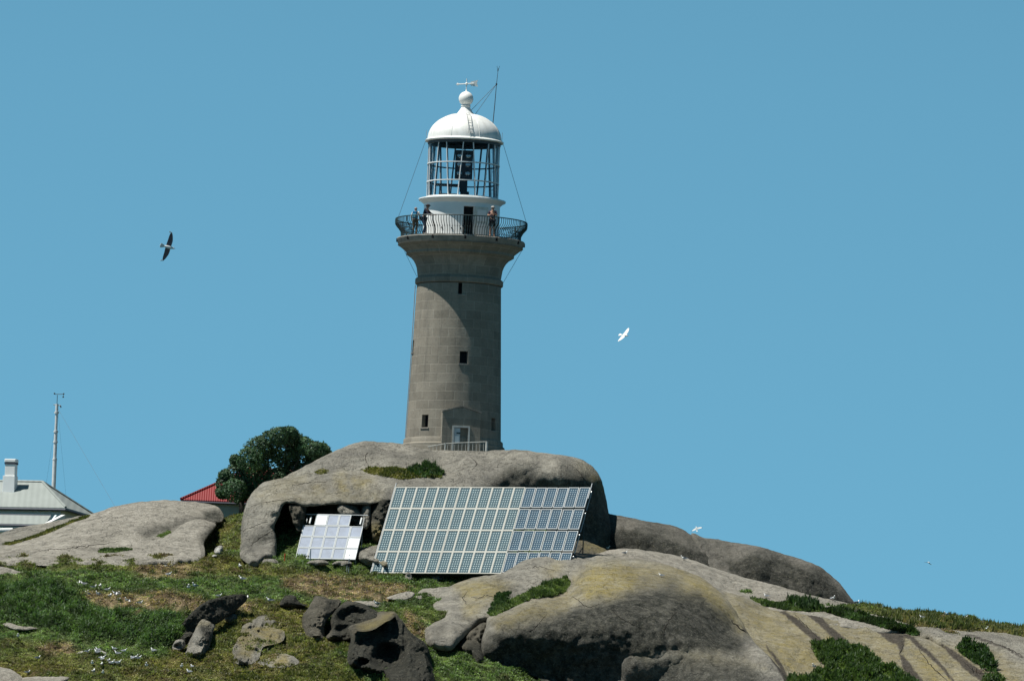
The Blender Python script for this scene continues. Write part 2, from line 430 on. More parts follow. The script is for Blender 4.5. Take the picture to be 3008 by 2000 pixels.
# ------------------------------------------------------------------ rocks
ALLROCK_V, ALLROCK_F = [], []
_ax = np.arange(-120, 3140, 12.); _ay = np.arange(1440, 2140, 8.)
_mx, _my = np.meshgrid(_ax, _ay); _mY = np.full(_mx.shape, 30.)
for _Y in np.arange(12, -72, -.25):
    _P = at(_mx, _my, _Y); _h = gz_mesh(_P[..., 0], _P[..., 1], GZ0) > _P[..., 2]
    _mY[_h] = _Y
def gY_map(px, py):
    i = np.clip((px-_ax[0])/12, 0, len(_ax)-1.01); j = np.clip((py-_ay[0])/8, 0, len(_ay)-1.01)
    a, b = i.astype(int), j.astype(int); u, v = i-a, j-b
    return _mY[b, a]*(1-u)*(1-v)+_mY[b, a+1]*u*(1-v)+_mY[b+1, a]*(1-u)*v+_mY[b+1, a+1]*u*v
def lobe(o, c, b=1.0, r=60, th=3.0, s=7, n=.12, clamp=True, ang=0, mg=1.5, nsc=.02, dents=(), j=1.2, sharp=False, pw=.5):
    """closed boulder skin: outline in photo px, skeleton depths c=(px,py,Y or None for 'on the ground'), bulge b m over r px"""
    seed = len(ALLROCK_V)
    O = resample(o, s, rounded=not sharp)
    jn = np.array([[noise.noise(Vector((p[0]*.05, p[1]*.05, seed))), noise.noise(Vector((p[0]*.05, p[1]*.05, seed+9)))] for p in O])
    jf = np.array([[noise.noise(Vector((p[0]*.17, p[1]*.17, seed))), noise.noise(Vector((p[0]*.17, p[1]*.17, seed+9)))] for p in O])
    O = O+jn*j*1.6+jf*j*.8
    nO = len(O)
    nrm = np.roll(O, -1, 0)-np.roll(O, 1, 0); nrm = np.c_[-nrm[:, 1], nrm[:, 0]]; nrm /= np.maximum(np.linalg.norm(nrm, axis=1), 1e-9)[:, None]
    if not inside(O+nrm*.3, O).mean() > .5: nrm = -nrm
    pts = [O]
    for q in (.18, .5): 
        Rg = O+nrm*s*q; d = dseg(Rg, O, True); pts.append(Rg[inside(Rg, O) & (d > s*q*.8)])
    x0, y0 = O.min(0); x1, y1 = O.max(0)
    gx, gy = np.meshgrid(np.arange(x0, x1, s), np.arange(y0, y1, s)); gx = gx+(np.arange(gx.shape[0]) % 2)[:, None]*s/2
    G = np.c_[gx.ravel(), gy.ravel()]; G = G+RNG.uniform(-.15, .15, G.shape)*s
    G = G[inside(G, O)]; G = G[dseg(G, O, True) > s*.85]; pts.append(G)
    A = np.vstack(pts)
    res = delaunay_2d_cdt([Vector(p) for p in A], [], [list(range(nO))], 1, 1e-4)
    V2 = np.array([tuple(p) for p in res[0]]); T = np.array([list(f) for f in res[2] if len(f) == 3])
    cc = [(a, d_, (ground_Y(a, d_)-.35 if Y is None else Y)) for a, d_, Y in c]
    f = tps([(a, d_) for a, d_, _ in cc], [Y for _, _, Y in cc])
    d = dseg(V2, O, True); d[d < 1e-3] = 0
    pil = (1-(1-np.minimum(d/r, 1))**2)**pw
    nz = fbm(np.c_[V2, np.full(len(V2), seed*3.3)], nsc, 6, seed, .75)
    nz2 = fbm(np.c_[V2, np.full(len(V2), seed*1.3)], nsc*4.2, 3, seed+4, .8)
    Y = f(V2) - b*pil + n*nz*np.minimum(1, d/6+.15) + n*.22*nz2*np.minimum(1, d/6)
    if ang:   # broken faces: tangent planes of a shallow bowl, seen as flat facets with crisp edges
        rg = np.random.default_rng(seed+3); c0 = V2.mean(0); hw = (V2.max(0)-V2.min(0))/2; q = (V2-c0)/hw
        T_ = rg.uniform(-1, 1, (20, 2)); q2 = q+.07*np.c_[nz, nz2]
        Y += ang*np.max(2*q2 @ T_.T-(T_**2).sum(1)[None], 1)
    if clamp:
        lim = gY_map(V2[:, 0], V2[:, 1]) - .35 - mg*np.minimum(1, d/16)*(1+.3*nz); k_ = 3.0
        Y = -np.logaddexp(-Y*k_, -lim*k_)/k_
    for dx, dy, rx, ry, a in dents:
        q = ((V2[:, 0]-dx)/rx)**2+((V2[:, 1]-dy)/ry)**2; Y += a*smooth(1.6-1.25*q**.5)
    back = Y+th*(1-(1-np.minimum(d/max(r*.8, 10), 1))**2)**.5
    bnd = d == 0
    Vf = at(V2[:, 0], V2[:, 1], Y); Vb = at(V2[:, 0], V2[:, 1], back)
    m = len(V2); mp = np.arange(m)+m; mp[bnd] = np.arange(m)[bnd]
    F = np.vstack([T, mp[T[:, ::-1]]])
    # outward faces: the front must face the camera
    a, b_, c_ = Vf[T[:, 0]], Vf[T[:, 1]], Vf[T[:, 2]]
    if np.cross(b_-a, c_-a)[:, 1].mean() > 0: F = F[:, ::-1]
    return np.vstack([Vf, Vb]), F, np.vstack([V2, V2])
def rock(name, label, lobes, mat=None, cat='boulder', dark=(), yel=(), stain=(), white=(), group=None, base=None):
    Vs, Fs, Qs = [], [], []; k = 0
    for lb in lobes:
        V, F, Q = lobe(**lb); Vs.append(V); Fs.append(F+k); Qs.append(Q); k += len(V)
    V = np.vstack(Vs); F = np.vstack(Fs); Q = np.vstack(Qs)
    used = np.zeros(len(V), bool); used[F.ravel()] = True; ren = np.cumsum(used)-1
    V, Q, F = V[used], Q[used], ren[F]
    org = np.array([V[:, 0].mean(), V[:, 1].mean(), V[:, 2].min()])
    me = np_mesh(name, V-org, F, mat or M_GRAN)
    if any(lb.get('ang', 0) for lb in lobes): me.set_sharp_from_angle(angle=R(24))
    wob = np.c_[fbm(Q, .02, 3, 3), fbm(Q, .02, 3, 8)]*12
    Qn = Q+wob
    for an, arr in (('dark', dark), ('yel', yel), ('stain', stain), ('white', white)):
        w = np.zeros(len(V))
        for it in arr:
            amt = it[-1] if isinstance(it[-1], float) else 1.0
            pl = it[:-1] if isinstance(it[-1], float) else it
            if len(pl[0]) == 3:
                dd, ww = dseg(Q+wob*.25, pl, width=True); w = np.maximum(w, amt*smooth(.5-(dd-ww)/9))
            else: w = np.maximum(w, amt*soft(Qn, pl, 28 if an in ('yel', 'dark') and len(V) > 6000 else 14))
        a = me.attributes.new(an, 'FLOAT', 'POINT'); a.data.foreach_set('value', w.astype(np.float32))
    ALLROCK_F.append(F+sum(len(v) for v in ALLROCK_V)); ALLROCK_V.append(V)
    o = link_mesh(name, me, loc=org)
    return tag(o, label, cat, group)

# the great boulder under the lighthouse
rock('granite_boulder', 'huge rounded granite boulder below the lighthouse, with a dark cave in its left side', [
    dict(clamp=False, o=[(800, 1440), (836, 1400), (893, 1371), (950, 1340), (1008, 1314), (1059, 1297), (1123, 1298), (1180, 1303), (1257, 1319), (1350, 1323), (1416, 1325), (1454, 1322), (1531, 1321),
            (1607, 1331), (1671, 1340), (1722, 1356), (1757, 1390), (1775, 1440), (1788, 1505), (1797, 1560), (1801, 1625), (1760, 1670), (1400, 1680), (1120, 1665), (1000, 1600), (900, 1480)],
         c=[(836, 1400, -6), (1059, 1300, -4.6), (1257, 1320, -4.6), (1454, 1323, -4.8), (1671, 1341, -5.2), (1775, 1440, -5.6), (1801, 1625, -6.4), (950, 1400, -8), (1100, 1350, -6.6), (1100, 1400, -8.8), (1290, 1350, -6.0), (1290, 1400, -8.2),
            (1400, 1370, -7.6), (1400, 1425, -10), (1250, 1440, -11), (1520, 1360, -7.7), (1640, 1364, -7.9), (1500, 1440, -8.4), (1600, 1440, -8.2), (1690, 1395, -7.9), (1690, 1500, -7.9), (1745, 1500, -6.9), (1300, 1600, -12.2), (1600, 1620, -8.2), (1745, 1620, -7.3), (1450, 1420, -9.0), (1120, 1600, -11.5), (1000, 1600, -10), (1150, 1460, -11)],
         b=.9, r=30, th=6, s=8, n=.28, nsc=.012),
    dict(o=[(705, 1631), (707, 1587), (711, 1526), (719, 1491), (733, 1459), (753, 1434), (779, 1415), (823, 1405), (871, 1402), (919, 1398), (960, 1391), (1008, 1385), (1046, 1390), (1085, 1398), (1126, 1410),
            (1161, 1424), (1185, 1445), (1180, 1475), (1155, 1470), (1110, 1476), (1078, 1482), (1015, 1480), (967, 1482), (903, 1488), (871, 1481), (838, 1479), (826, 1497), (820, 1516), (809, 1539), (807, 1558), (813, 1593),
            (809, 1638), (779, 1650), (753, 1663), (727, 1655)],
         c=[(705, 1600, -12.5), (753, 1434, -9.5), (871, 1403, -9.2), (1008, 1386, -9.4), (1161, 1424, -11), (830, 1440, -11.4), (900, 1470, -12.8), (1015, 1472, -13.2), (1010, 1430, -11.6), (1110, 1465, -13.0), (760, 1500, -12.8),
            (770, 1580, -14.2), (809, 1635, -15), (753, 1660, -15.3), (730, 1640, -14.6), (820, 1540, -13.8), (850, 1485, -13.4)],
         b=.5, r=13, th=4.5, s=6, n=.3, nsc=.02, pw=.6)],
     yel=[[(985, 1405), (1010, 1402), (1015, 1445), (1000, 1450), .9], [(1040, 1405), (1090, 1412), (1075, 1432), (1050, 1430), .95], [(920, 1425), (960, 1420), (950, 1450), (925, 1450), .6], [(740, 1440), (900, 1440), (1120, 1440), (1120, 1478), (900, 1480), (760, 1475), .28],
          [(800, 1405), (900, 1400), (900, 1425), (800, 1440), .35], [(1735, 1395), (1765, 1400), (1770, 1440), (1755, 1455), (1740, 1425), 1.0], [(1700, 1365), (1740, 1370), (1735, 1400), .5]],
     dark=[[(1455, 1400), (1500, 1372), (1570, 1372), (1580, 1400), (1640, 1420), (1650, 1370), (1740, 1385), (1800, 1520), (1810, 1650), (1440, 1650), (1440, 1440), .85], [(1060, 1315), (1085, 1305), (1120, 1330), (1090, 1345), .35], [(1230, 1330), (1270, 1328), (1260, 1350), (1225, 1350), .5],
           [(720, 1600), (735, 1575), (790, 1555), (810, 1575), (770, 1590), (730, 1615), .75], [(1150, 1325), (1240, 1345), (1300, 1360), (1280, 1380), (1150, 1360), .25], [(760, 1560), (810, 1540), (812, 1570), .6]])
# inside the cave
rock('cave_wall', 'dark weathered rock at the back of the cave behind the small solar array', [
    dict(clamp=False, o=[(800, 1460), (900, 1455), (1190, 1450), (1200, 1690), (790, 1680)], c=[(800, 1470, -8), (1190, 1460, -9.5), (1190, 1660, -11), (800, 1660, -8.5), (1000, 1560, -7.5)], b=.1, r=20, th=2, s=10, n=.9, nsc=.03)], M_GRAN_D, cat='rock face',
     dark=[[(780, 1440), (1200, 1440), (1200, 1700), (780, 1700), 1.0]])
rock('cave_fin', 'rough grey rock fin hanging in the cave mouth, left of the small solar array', [
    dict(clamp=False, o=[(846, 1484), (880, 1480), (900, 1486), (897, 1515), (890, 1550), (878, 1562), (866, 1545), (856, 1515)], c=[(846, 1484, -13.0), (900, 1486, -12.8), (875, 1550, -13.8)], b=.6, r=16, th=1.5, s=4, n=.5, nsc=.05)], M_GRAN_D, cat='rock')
rock('cave_boulder', 'pale wedge shaped boulder lodged under the cave roof above the small solar array', [
    dict(clamp=False, o=[(990, 1490), (1005, 1472), (1022, 1470), (1045, 1482), (1062, 1508), (1040, 1514), (1000, 1510)], c=[(1000, 1475, -12.6), (1062, 1508, -13), (1000, 1510, -13.6)], b=.7, r=14, th=1.5, s=4, n=.2, nsc=.05)], M_GRAN, cat='rock')
rock('cave_boulder', 'upright grey boulder at the right of the cave, just past the small array top rail', [
    dict(clamp=False, o=[(1060, 1505), (1072, 1476), (1088, 1474), (1090, 1500), (1085, 1545), (1072, 1555), (1064, 1530)], c=[(1060, 1505, -13), (1088, 1474, -12.9), (1075, 1545, -13.8)], b=.7, r=12, th=1.5, s=4, n=.2, nsc=.05)], M_GRAN, cat='rock')
rock('cave_boulder', 'rough dark boulder with ochre ledges between the two solar arrays', [
    dict(clamp=False, o=[(1088, 1482), (1105, 1464), (1140, 1458), (1170, 1456), (1168, 1530), (1150, 1570), (1118, 1598), (1098, 1590), (1086, 1555), (1084, 1520)], c=[(1090, 1480, -13.2), (1170, 1460, -13.2), (1110, 1590, -14.8), (1095, 1540, -14.2), (1160, 1540, -13.6)], b=.6, r=14, th=2, s=4, n=.35, ang=1.0, nsc=.035)], M_GRAN_D, cat='rock',
     yel=[[(1090, 1545), (1150, 1540), (1140, 1590), (1095, 1590), .7]], dark=[[(1085, 1460), (1180, 1455), (1170, 1500), (1120, 1530), (1085, 1530), .7]])
rock('cave_boulder', 'low rounded boulder in the grass at the lower left edge of the large solar array', [
    dict(o=[(1050, 1615), (1070, 1607), (1100, 1602), (1135, 1598), (1160, 1594), (1150, 1670), (1105, 1668), (1070, 1655), (1052, 1640)], c=[(1060, 1612, -14.6), (1150, 1600, -14.6), (1070, 1655, -15.6), (1150, 1665, -15.2)], b=.5, r=20, th=2, s=5, n=.25, nsc=.05)], M_GRAN, cat='rock',
     yel=[[(1110, 1590), (1170, 1590), (1170, 1670), (1110, 1670), .4]])
for q, (a, b_, w_, h_, lb) in enumerate([(790, 1648, 52, 16, 'row of small pale stones at the foot of the cave leg'), (935, 1650, 60, 13, 'low pale stone under the left part of the small solar array'), (1005, 1652, 55, 12, 'low pale stone under the right part of the small solar array'),
                                          (1200, 1690, 20, 22, 'pale stone under the left end of the large solar array'), (1285, 1692, 34, 14, 'flat stone under the middle of the large solar array')]):
    rock('stone', lb, [dict(o=[(a-w_/2, b_+h_/2), (a-w_*.42, b_-h_*.2), (a-w_*.1, b_-h_/2), (a+w_*.3, b_-h_*.4), (a+w_/2, b_+h_*.1), (a+w_*.4, b_+h_/2+3)], c=[(a, b_+h_/2, None)], mg=.5, b=.3, r=9, th=.8, s=3, n=.2, nsc=.08)], M_GRAN, cat='stone')

# boulders right of the big one
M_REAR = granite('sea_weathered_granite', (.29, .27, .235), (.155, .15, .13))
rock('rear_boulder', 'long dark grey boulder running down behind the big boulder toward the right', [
    dict(clamp=False, o=[(1770, 1506), (1792, 1509), (1842, 1518), (1914, 1532), (1967, 1541), (2003, 1554), (2038, 1575), (2074, 1600), (2102, 1629), (2127, 1657), (2137, 1682), (2100, 1700), (1980, 1680), (1850, 1650), (1770, 1650)],
         c=[(1780, 1510, -4.2), (1914, 1533, -4.8), (2038, 1576, -6.0), (2127, 1657, -8.4), (1780, 1640, -6.2), (1900, 1640, -7.9), (2000, 1660, -8.7), (1900, 1568, -7.2), (1800, 1555, -5.9), (2020, 1606, -8.0)], b=.7, r=25, th=4, s=6, n=.2, nsc=.02)],
     mat=M_REAR,
     dark=[[(1785, 1540), (1850, 1552), (1950, 1572), (2050, 1612), (2140, 1670), (2100, 1740), (1770, 1680), 1.0], [(1780, 1500), (2000, 1545), (2140, 1680), (1800, 1560), .35], [(1990, 1560), (2040, 1580), (2080, 1630), (2030, 1620), .6]])  # lower faces darkened in colour to read as shaded
rock('rear_boulder', 'low dark boulder ending the skyline rocks on the right, black with lichen and painted shade at its foot', [
    dict(clamp=False, o=[(2030, 1572), (2070, 1579), (2110, 1584), (2163, 1594), (2227, 1604), (2298, 1625), (2377, 1650), (2419, 1671), (2455, 1701), (2483, 1733), (2503, 1760), (2516, 1785), (2430, 1780), (2300, 1745), (2150, 1710), (2080, 1680)],
         c=[(2042, 1576, -6.5), (2163, 1596, -6.8), (2300, 1626, -7.2), (2420, 1672, -8), (2514, 1776, -9.0), (2150, 1690, -9.7), (2300, 1735, -10.0), (2450, 1770, -10.0), (2220, 1645, -9.3), (2380, 1695, -9.7)], b=.7, r=25, th=4, s=6, n=.22, nsc=.02)],
     mat=M_REAR,
     dark=[[(2040, 1570), (2300, 1620), (2520, 1790), (2100, 1700), .3], [(2130, 1650), (2220, 1630), (2330, 1650), (2430, 1690), (2490, 1750), (2520, 1800), (2380, 1790), (2150, 1720), 1.0], [(2290, 1625), (2420, 1672), (2480, 1735), (2400, 1720), (2300, 1660), .6]])  # shade along the foot is painted black together with the lichen
rock('rear_boulder', 'small mossy boulder at the foot of the right end of the large solar array', [
    dict(o=[(1640, 1640), (1665, 1600), (1693, 1588), (1723, 1590), (1761, 1604), (1784, 1617), (1806, 1637), (1760, 1655), (1680, 1655)], c=[(1690, 1589, -13.5), (1805, 1636, -14.8), (1700, 1640, -16)], b=.8, r=18, th=2, s=4, n=.2, nsc=.05)], M_GRAN_D,
     yel=[[(1700, 1590), (1770, 1605), (1790, 1625), (1720, 1615), .7]])

# foreground granite
rock('slab', 'long smooth pale granite slab sloping down to the right below the dark skyline boulders', [
    dict(o=[(1690, 1632), (1740, 1626), (1807, 1612), (1853, 1611), (1907, 1617), (1978, 1629), (2038, 1645), (2092, 1666), (2156, 1686), (2216, 1703), (2305, 1725), (2377, 1746), (2450, 1762), (2512, 1776), (2555, 1785), (2603, 1798),
            (2655, 1813), (2700, 1835), (2600, 1870), (2400, 1850), (2200, 1850), (2000, 1760), (1850, 1690)],
         c=[(1740, 1626, -15.4), (1853, 1612, -13.6), (1978, 1630, -13.2), (2216, 1704, -12.8), (2512, 1777, -12.6), (2655, 1813, -14.2), (1850, 1680, -20.5), (2050, 1720, -18.5), (2250, 1765, -17.5), (2450, 1800, -16.5), (2200, 1840, -22), (2600, 1860, -19)],
         b=.35, r=14, th=3, s=8, n=.35, nsc=.012)], M_PALE, cat='rock slab')
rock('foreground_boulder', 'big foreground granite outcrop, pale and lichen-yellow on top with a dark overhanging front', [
    dict(o=[(1249, 1850), (1259, 1836), (1307, 1813), (1300, 1798), (1275, 1788), (1277, 1752), (1290, 1735), (1317, 1723), (1355, 1707), (1400, 1694), (1465, 1685), (1494, 1672), (1526, 1652), (1561, 1636), (1594, 1625), (1626, 1621), (1671, 1622),
            (1719, 1625), (1768, 1628), (1820, 1636), (1900, 1700), (1900, 1800), (1700, 1830), (1520, 1840), (1460, 1826), (1425, 1826), (1385, 1850), (1350, 1885), (1320, 1912), (1275, 1905), (1252, 1885)],
         c=[(1317, 1724, -24), (1465, 1686, -22.2), (1626, 1622, -19.5), (1800, 1634, -19.5), (1300, 1780, -28), (1400, 1740, -26), (1380, 1800, -30.5), (1270, 1850, -33.5), (1330, 1850, -34.5), (1300, 1900, -36), (1540, 1690, -23.4), (1680, 1660, -21.6), (1560, 1740, -26),
            (1680, 1720, -24.5), (1430, 1815, -31.5), (1500, 1780, -28), (1800, 1760, -28), (1420, 1850, -32)],
         b=1.1, r=26, th=4, s=7, n=.45, nsc=.016),
    dict(o=[(1433, 1815), (1460, 1803), (1494, 1791), (1542, 1768), (1575, 1762), (1607, 1759), (1655, 1752), (1668, 1744), (1667, 1730), (1684, 1710), (1705, 1682), (1728, 1662), (1755, 1648), (1810, 1640), (1870, 1640), (1930, 1650), (2000, 1672), (2060, 1695),
            (2095, 1722), (2140, 1765), (2175, 1815), (2200, 1862), (2230, 1900), (2300, 1990), (2340, 2090), (2000, 2130), (1600, 2100), (1590, 2005), (1540, 1975), (1470, 1962), (1420, 1930), (1415, 1880), (1428, 1840)],
         c=[(1433, 1815, -33.5), (1542, 1768, -31.5), (1660, 1748, -29), (1728, 1662, -24.5), (1870, 1641, -21.5), (2060, 1695, -22.5), (2175, 1815, -28), (2300, 1990, -36), (1800, 1690, -27), (1950, 1700, -26.5), (1720, 1730, -29.6), (1850, 1750, -31.4), (2000, 1760, -30.6), (2110, 1790, -29.5), (1560, 1810, -34.2),
            (1650, 1820, -35.2), (1800, 1800, -34.4), (1950, 1800, -33.6), (2100, 1870, -33.2), (1450, 1900, -35.4), (1500, 1955, -34.8), (1620, 1920, -35.5), (1800, 1910, -35.6), (2000, 1910, -35.4), (2150, 1960, -36.2), (1600, 2080, -36), (1900, 2090, -37), (2300, 2090, -40)],
         b=1.2, r=30, th=6, s=7, n=.4, nsc=.010, mg=.4),
    dict(o=[(1815, 1960), (1819, 1938), (1828, 1917), (1852, 1900), (1900, 1893), (1960, 1890), (2030, 1900), (2100, 1900), (2170, 1890), (2225, 1898), (2280, 1950), (2330, 2020), (2350, 2090), (1830, 2100), (1820, 2020)],
         c=[(1819, 1938, -36.1), (1906, 1893, -35.5), (2040, 1900, -34.6), (2200, 1898, -33.9), (1850, 1960, -36.6), (1880, 1920, -36.5), (2000, 1925, -36.3), (2000, 1970, -36.3), (2200, 1960, -36.4), (1900, 2080, -36.0), (2300, 2080, -39), (2100, 2060, -37)],
         b=.6, r=18, th=4, s=6, n=.18, nsc=.012)],
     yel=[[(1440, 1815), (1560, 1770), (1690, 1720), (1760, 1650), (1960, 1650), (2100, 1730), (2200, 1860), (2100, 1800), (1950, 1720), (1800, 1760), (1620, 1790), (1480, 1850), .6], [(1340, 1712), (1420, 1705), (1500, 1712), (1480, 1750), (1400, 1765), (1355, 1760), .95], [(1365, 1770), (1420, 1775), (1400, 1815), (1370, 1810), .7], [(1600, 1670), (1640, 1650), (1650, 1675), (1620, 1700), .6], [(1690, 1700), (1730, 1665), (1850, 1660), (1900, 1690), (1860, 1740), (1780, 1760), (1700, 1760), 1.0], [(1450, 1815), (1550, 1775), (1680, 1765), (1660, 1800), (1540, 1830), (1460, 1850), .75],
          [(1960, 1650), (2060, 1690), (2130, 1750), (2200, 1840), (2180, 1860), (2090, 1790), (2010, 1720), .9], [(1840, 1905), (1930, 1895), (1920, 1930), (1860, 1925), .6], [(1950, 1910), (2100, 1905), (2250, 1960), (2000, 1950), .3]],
     dark=[[(1400, 1900), (1440, 1860), (1560, 1830), (1640, 1800), (1740, 1770), (1860, 1740), (1960, 1722), (2060, 1745), (2120, 1785), (2180, 1870), (2190, 1920), (2000, 1920), (1830, 1940), (1810, 2100), (1500, 2100), (1400, 1960), 1.0], [(1460, 1830), (1560, 1790), (1660, 1780), (1640, 1830), (1500, 1860), .5], [(1850, 1700), (1980, 1700), (2060, 1760), (1900, 1780), .5], [(1830, 1945), (1880, 1918), (2000, 1925), (2200, 1950), (2300, 2050), (2000, 2080), (1820, 2080), .85],  # front blackened in colour as shade under the overhang
           [(1260, 1850), (1310, 1850), (1300, 1870), .4], [(1460, 1720), (1520, 1718), (1500, 1745), .7]],
     stain=[[(1378, 1772, 0), (1368, 1762, .6), (1362, 1750, .6), (1372, 1742, .2)], [(1388, 1752, 0), (1405, 1755, 1.), (1425, 1750, .6), (1455, 1758, .6), (1462, 1750, 0)], [(1550, 1672, 0), (1590, 1664, .5), (1625, 1676, 0)], [(1470, 1790, 0), (1560, 1780, 0)],
            [(2095, 1760, 0), (2150, 1815, 2), (2190, 1850, 2), (2240, 1890, 5), (2290, 1960, 8), (2310, 2000, 6)]])
rock('hollow_stone', 'small leaning rocks wedged in the dark hollow of the foreground outcrop', [
    dict(o=[(1350, 1895), (1362, 1875), (1385, 1850), (1420, 1828), (1432, 1835), (1425, 1870), (1428, 1940), (1405, 1950), (1380, 1925), (1360, 1912)], c=[(1360, 1880, -34.4), (1425, 1835, -33.2), (1400, 1940, -35.6)], b=.7, r=16, th=1.5, s=5, n=.9, nsc=.05)], M_GRAN_D, cat='rock',
     dark=[[(1370, 1890), (1440, 1880), (1440, 1970), (1380, 1960), 1.0]])
rock('right_slope', 'broad granite slope at the right, streaked ochre yellow with dark water stains', [
    dict(o=[(2080, 1722), (2140, 1740), (2200, 1758), (2250, 1779), (2314, 1788), (2378, 1793), (2430, 1801), (2500, 1816), (2558, 1830), (2623, 1848), (2680, 1860), (2725, 1872), (2780, 1892), (2840, 1920), (2900, 1950), (3060, 2010), (3060, 2110), (2250, 2110), (2180, 1950), (2120, 1820)],
         c=[(2140, 1740, -20.5), (2250, 1779, -19.5), (2378, 1794, -18.6), (2558, 1831, -19), (2725, 1872, -21), (2900, 1950, -25.5), (3040, 2010, -29), (2200, 1830, -26), (2350, 1850, -25), (2500, 1880, -24.6), (2700, 1930, -26.5), (2300, 1950, -32.5), (2500, 1980, -31.5), (2700, 2000, -31), (2900, 2040, -31.5), (2300, 2090, -38), (2700, 2090, -36)],
         b=.4, r=18, th=5, s=7, n=.5, nsc=.01),
    dict(o=[(2660, 1850), (2674, 1835), (2700, 1831), (2738, 1831), (2777, 1841), (2815, 1852), (2877, 1851), (2925, 1853), (3060, 1866), (3060, 2090), (2980, 2060), (2880, 2000), (2800, 1940), (2740, 1890), (2690, 1866)],
         c=[(2700, 1832, -19.2), (2815, 1853, -18.2), (3040, 1866, -17), (2740, 1890, -22.4), (2900, 1900, -21.6), (3040, 1920, -22), (2850, 1980, -28), (3000, 1980, -26.5), (3040, 2080, -32)],
         b=.5, r=18, th=5, s=7, n=.45, nsc=.012)],
     yel=[[(2120, 1750), (2400, 1800), (2700, 1870), (3010, 1960), (3010, 2080), (2200, 2080), .6], [(2150, 1760), (2220, 1775), (2330, 1850), (2420, 1900), (2430, 1960), (2330, 2000), (2250, 1900), .8], [(2140, 1740), (2260, 1800), (2340, 1870), (2260, 1850), .9], [(2390, 1810), (2500, 1900), (2560, 1960), (2500, 1960), (2420, 1880), 1.0], [(2450, 1820), (2560, 1840), (2640, 1880), (2560, 1900), (2470, 1860), .45],
          [(2640, 1870), (2700, 1900), (2800, 1980), (2860, 2060), (2780, 2060), (2700, 1980), .95], [(2700, 1860), (2780, 1890), (2760, 1880), .5], [(2820, 1880), (2900, 1900), (3010, 1960), (3010, 2010), (2880, 1960), .55], [(2620, 2000), (2700, 2010), (2720, 2060), .5], [(2160, 1870), (2260, 1960), (2300, 2060), (2200, 2060), .4]],
     stain=[[(2275, 1786, 2), (2310, 1803, 6), (2345, 1830, 9), (2375, 1855, 9), (2400, 1875, 10), (2425, 1893, 7)], [(2365, 1795, 6), (2400, 1812, 12), (2425, 1840, 10), (2460, 1870, 12), (2490, 1895, 9), (2520, 1930, 8)], [(2500, 1817, 1), (2560, 1836, 3), (2610, 1865, 12), (2645, 1885, 14), (2648, 1910, 5), (2642, 1920, 1), (2655, 1940, 9), (2670, 1965, 15), (2700, 2010, 16)],
            [(2600, 1845, 1), (2680, 1875, 7), (2720, 1910, 7), (2770, 1960, 5), (2800, 2000, 4)], [(2765, 1890, 2), (2800, 1920, 9), (2850, 1960, 13), (2900, 2000, 13), (2950, 2040, 10)], [(2830, 1860, 3), (2900, 1882, 4), (2960, 1905, 3), (3008, 1930, 3)], [(2250, 1895, 2), (2290, 1950, 6), (2320, 2010, 8)]], cat='rock slope')

# slabs left
rock('slab', 'grey slab at the far left edge, behind a strip of grass, below the white house', [
    dict(o=[(-40, 1580), (0, 1567), (38, 1553), (75, 1545), (115, 1539), (165, 1529), (214, 1519), (262, 1512), (330, 1510), (330, 1600), (-40, 1660)], c=[(0, 1568, -4), (115, 1540, -3.4), (262, 1513, -3.2), (-40, 1640, -11), (150, 1600, -9), (330, 1590, -9)], b=.4, r=14, th=3, s=8, n=.25, nsc=.015)], cat='rock slab')
rock('slab', 'broad smooth pale granite hump on the left, its right end stained dark', [
    dict(o=[(-40, 1615), (0, 1605), (40, 1592), (88, 1577), (153, 1558), (207, 1531), (260, 1512), (298, 1500), (344, 1485), (402, 1475), (474, 1468), (536, 1471), (597, 1477), (632, 1485), (651, 1500), (659, 1517), (651, 1532), (632, 1540), (600, 1560), (560, 1640), (300, 1660), (0, 1660), (-40, 1660)],
         c=[(0, 1606, -10.5), (207, 1532, -6.5), (344, 1486, -5), (474, 1469, -4.4), (600, 1478, -4.8), (0, 1640, -14.5), (200, 1600, -13), (400, 1560, -10.6), (550, 1530, -9), (630, 1520, -8), (300, 1640, -15.2), (540, 1630, -13.5)],
         b=.7, r=22, th=3.5, s=8, n=.3, nsc=.013)], M_PALE, cat='rock slab',
     dark=[[(600, 1500), (640, 1498), (665, 1515), (650, 1540), (600, 1535), 1.0], [(400, 1565), (450, 1545), (520, 1530), (600, 1505), (610, 1530), (540, 1540), (480, 1570), (420, 1580), .75]])
rock('slab', 'narrow pale rock step between the two left slabs with a crack above it', [
    dict(o=[(115, 1624), (180, 1613), (268, 1600), (330, 1592), (383, 1583), (440, 1570), (470, 1569), (500, 1558), (545, 1540), (560, 1545), (510, 1575), (460, 1590), (421, 1600), (360, 1618), (300, 1640), (180, 1650)],
         c=[(126, 1620, -14.3), (268, 1600, -12.6), (440, 1571, -11.4), (545, 1541, -10), (300, 1635, -15.6), (440, 1595, -13), (520, 1562, -11)], b=.3, r=9, th=1.2, s=5, n=.12, nsc=.03)], M_PALE, cat='rock slab',
     dark=[[(430, 1585), (480, 1575), (500, 1580), (440, 1598), .7]])
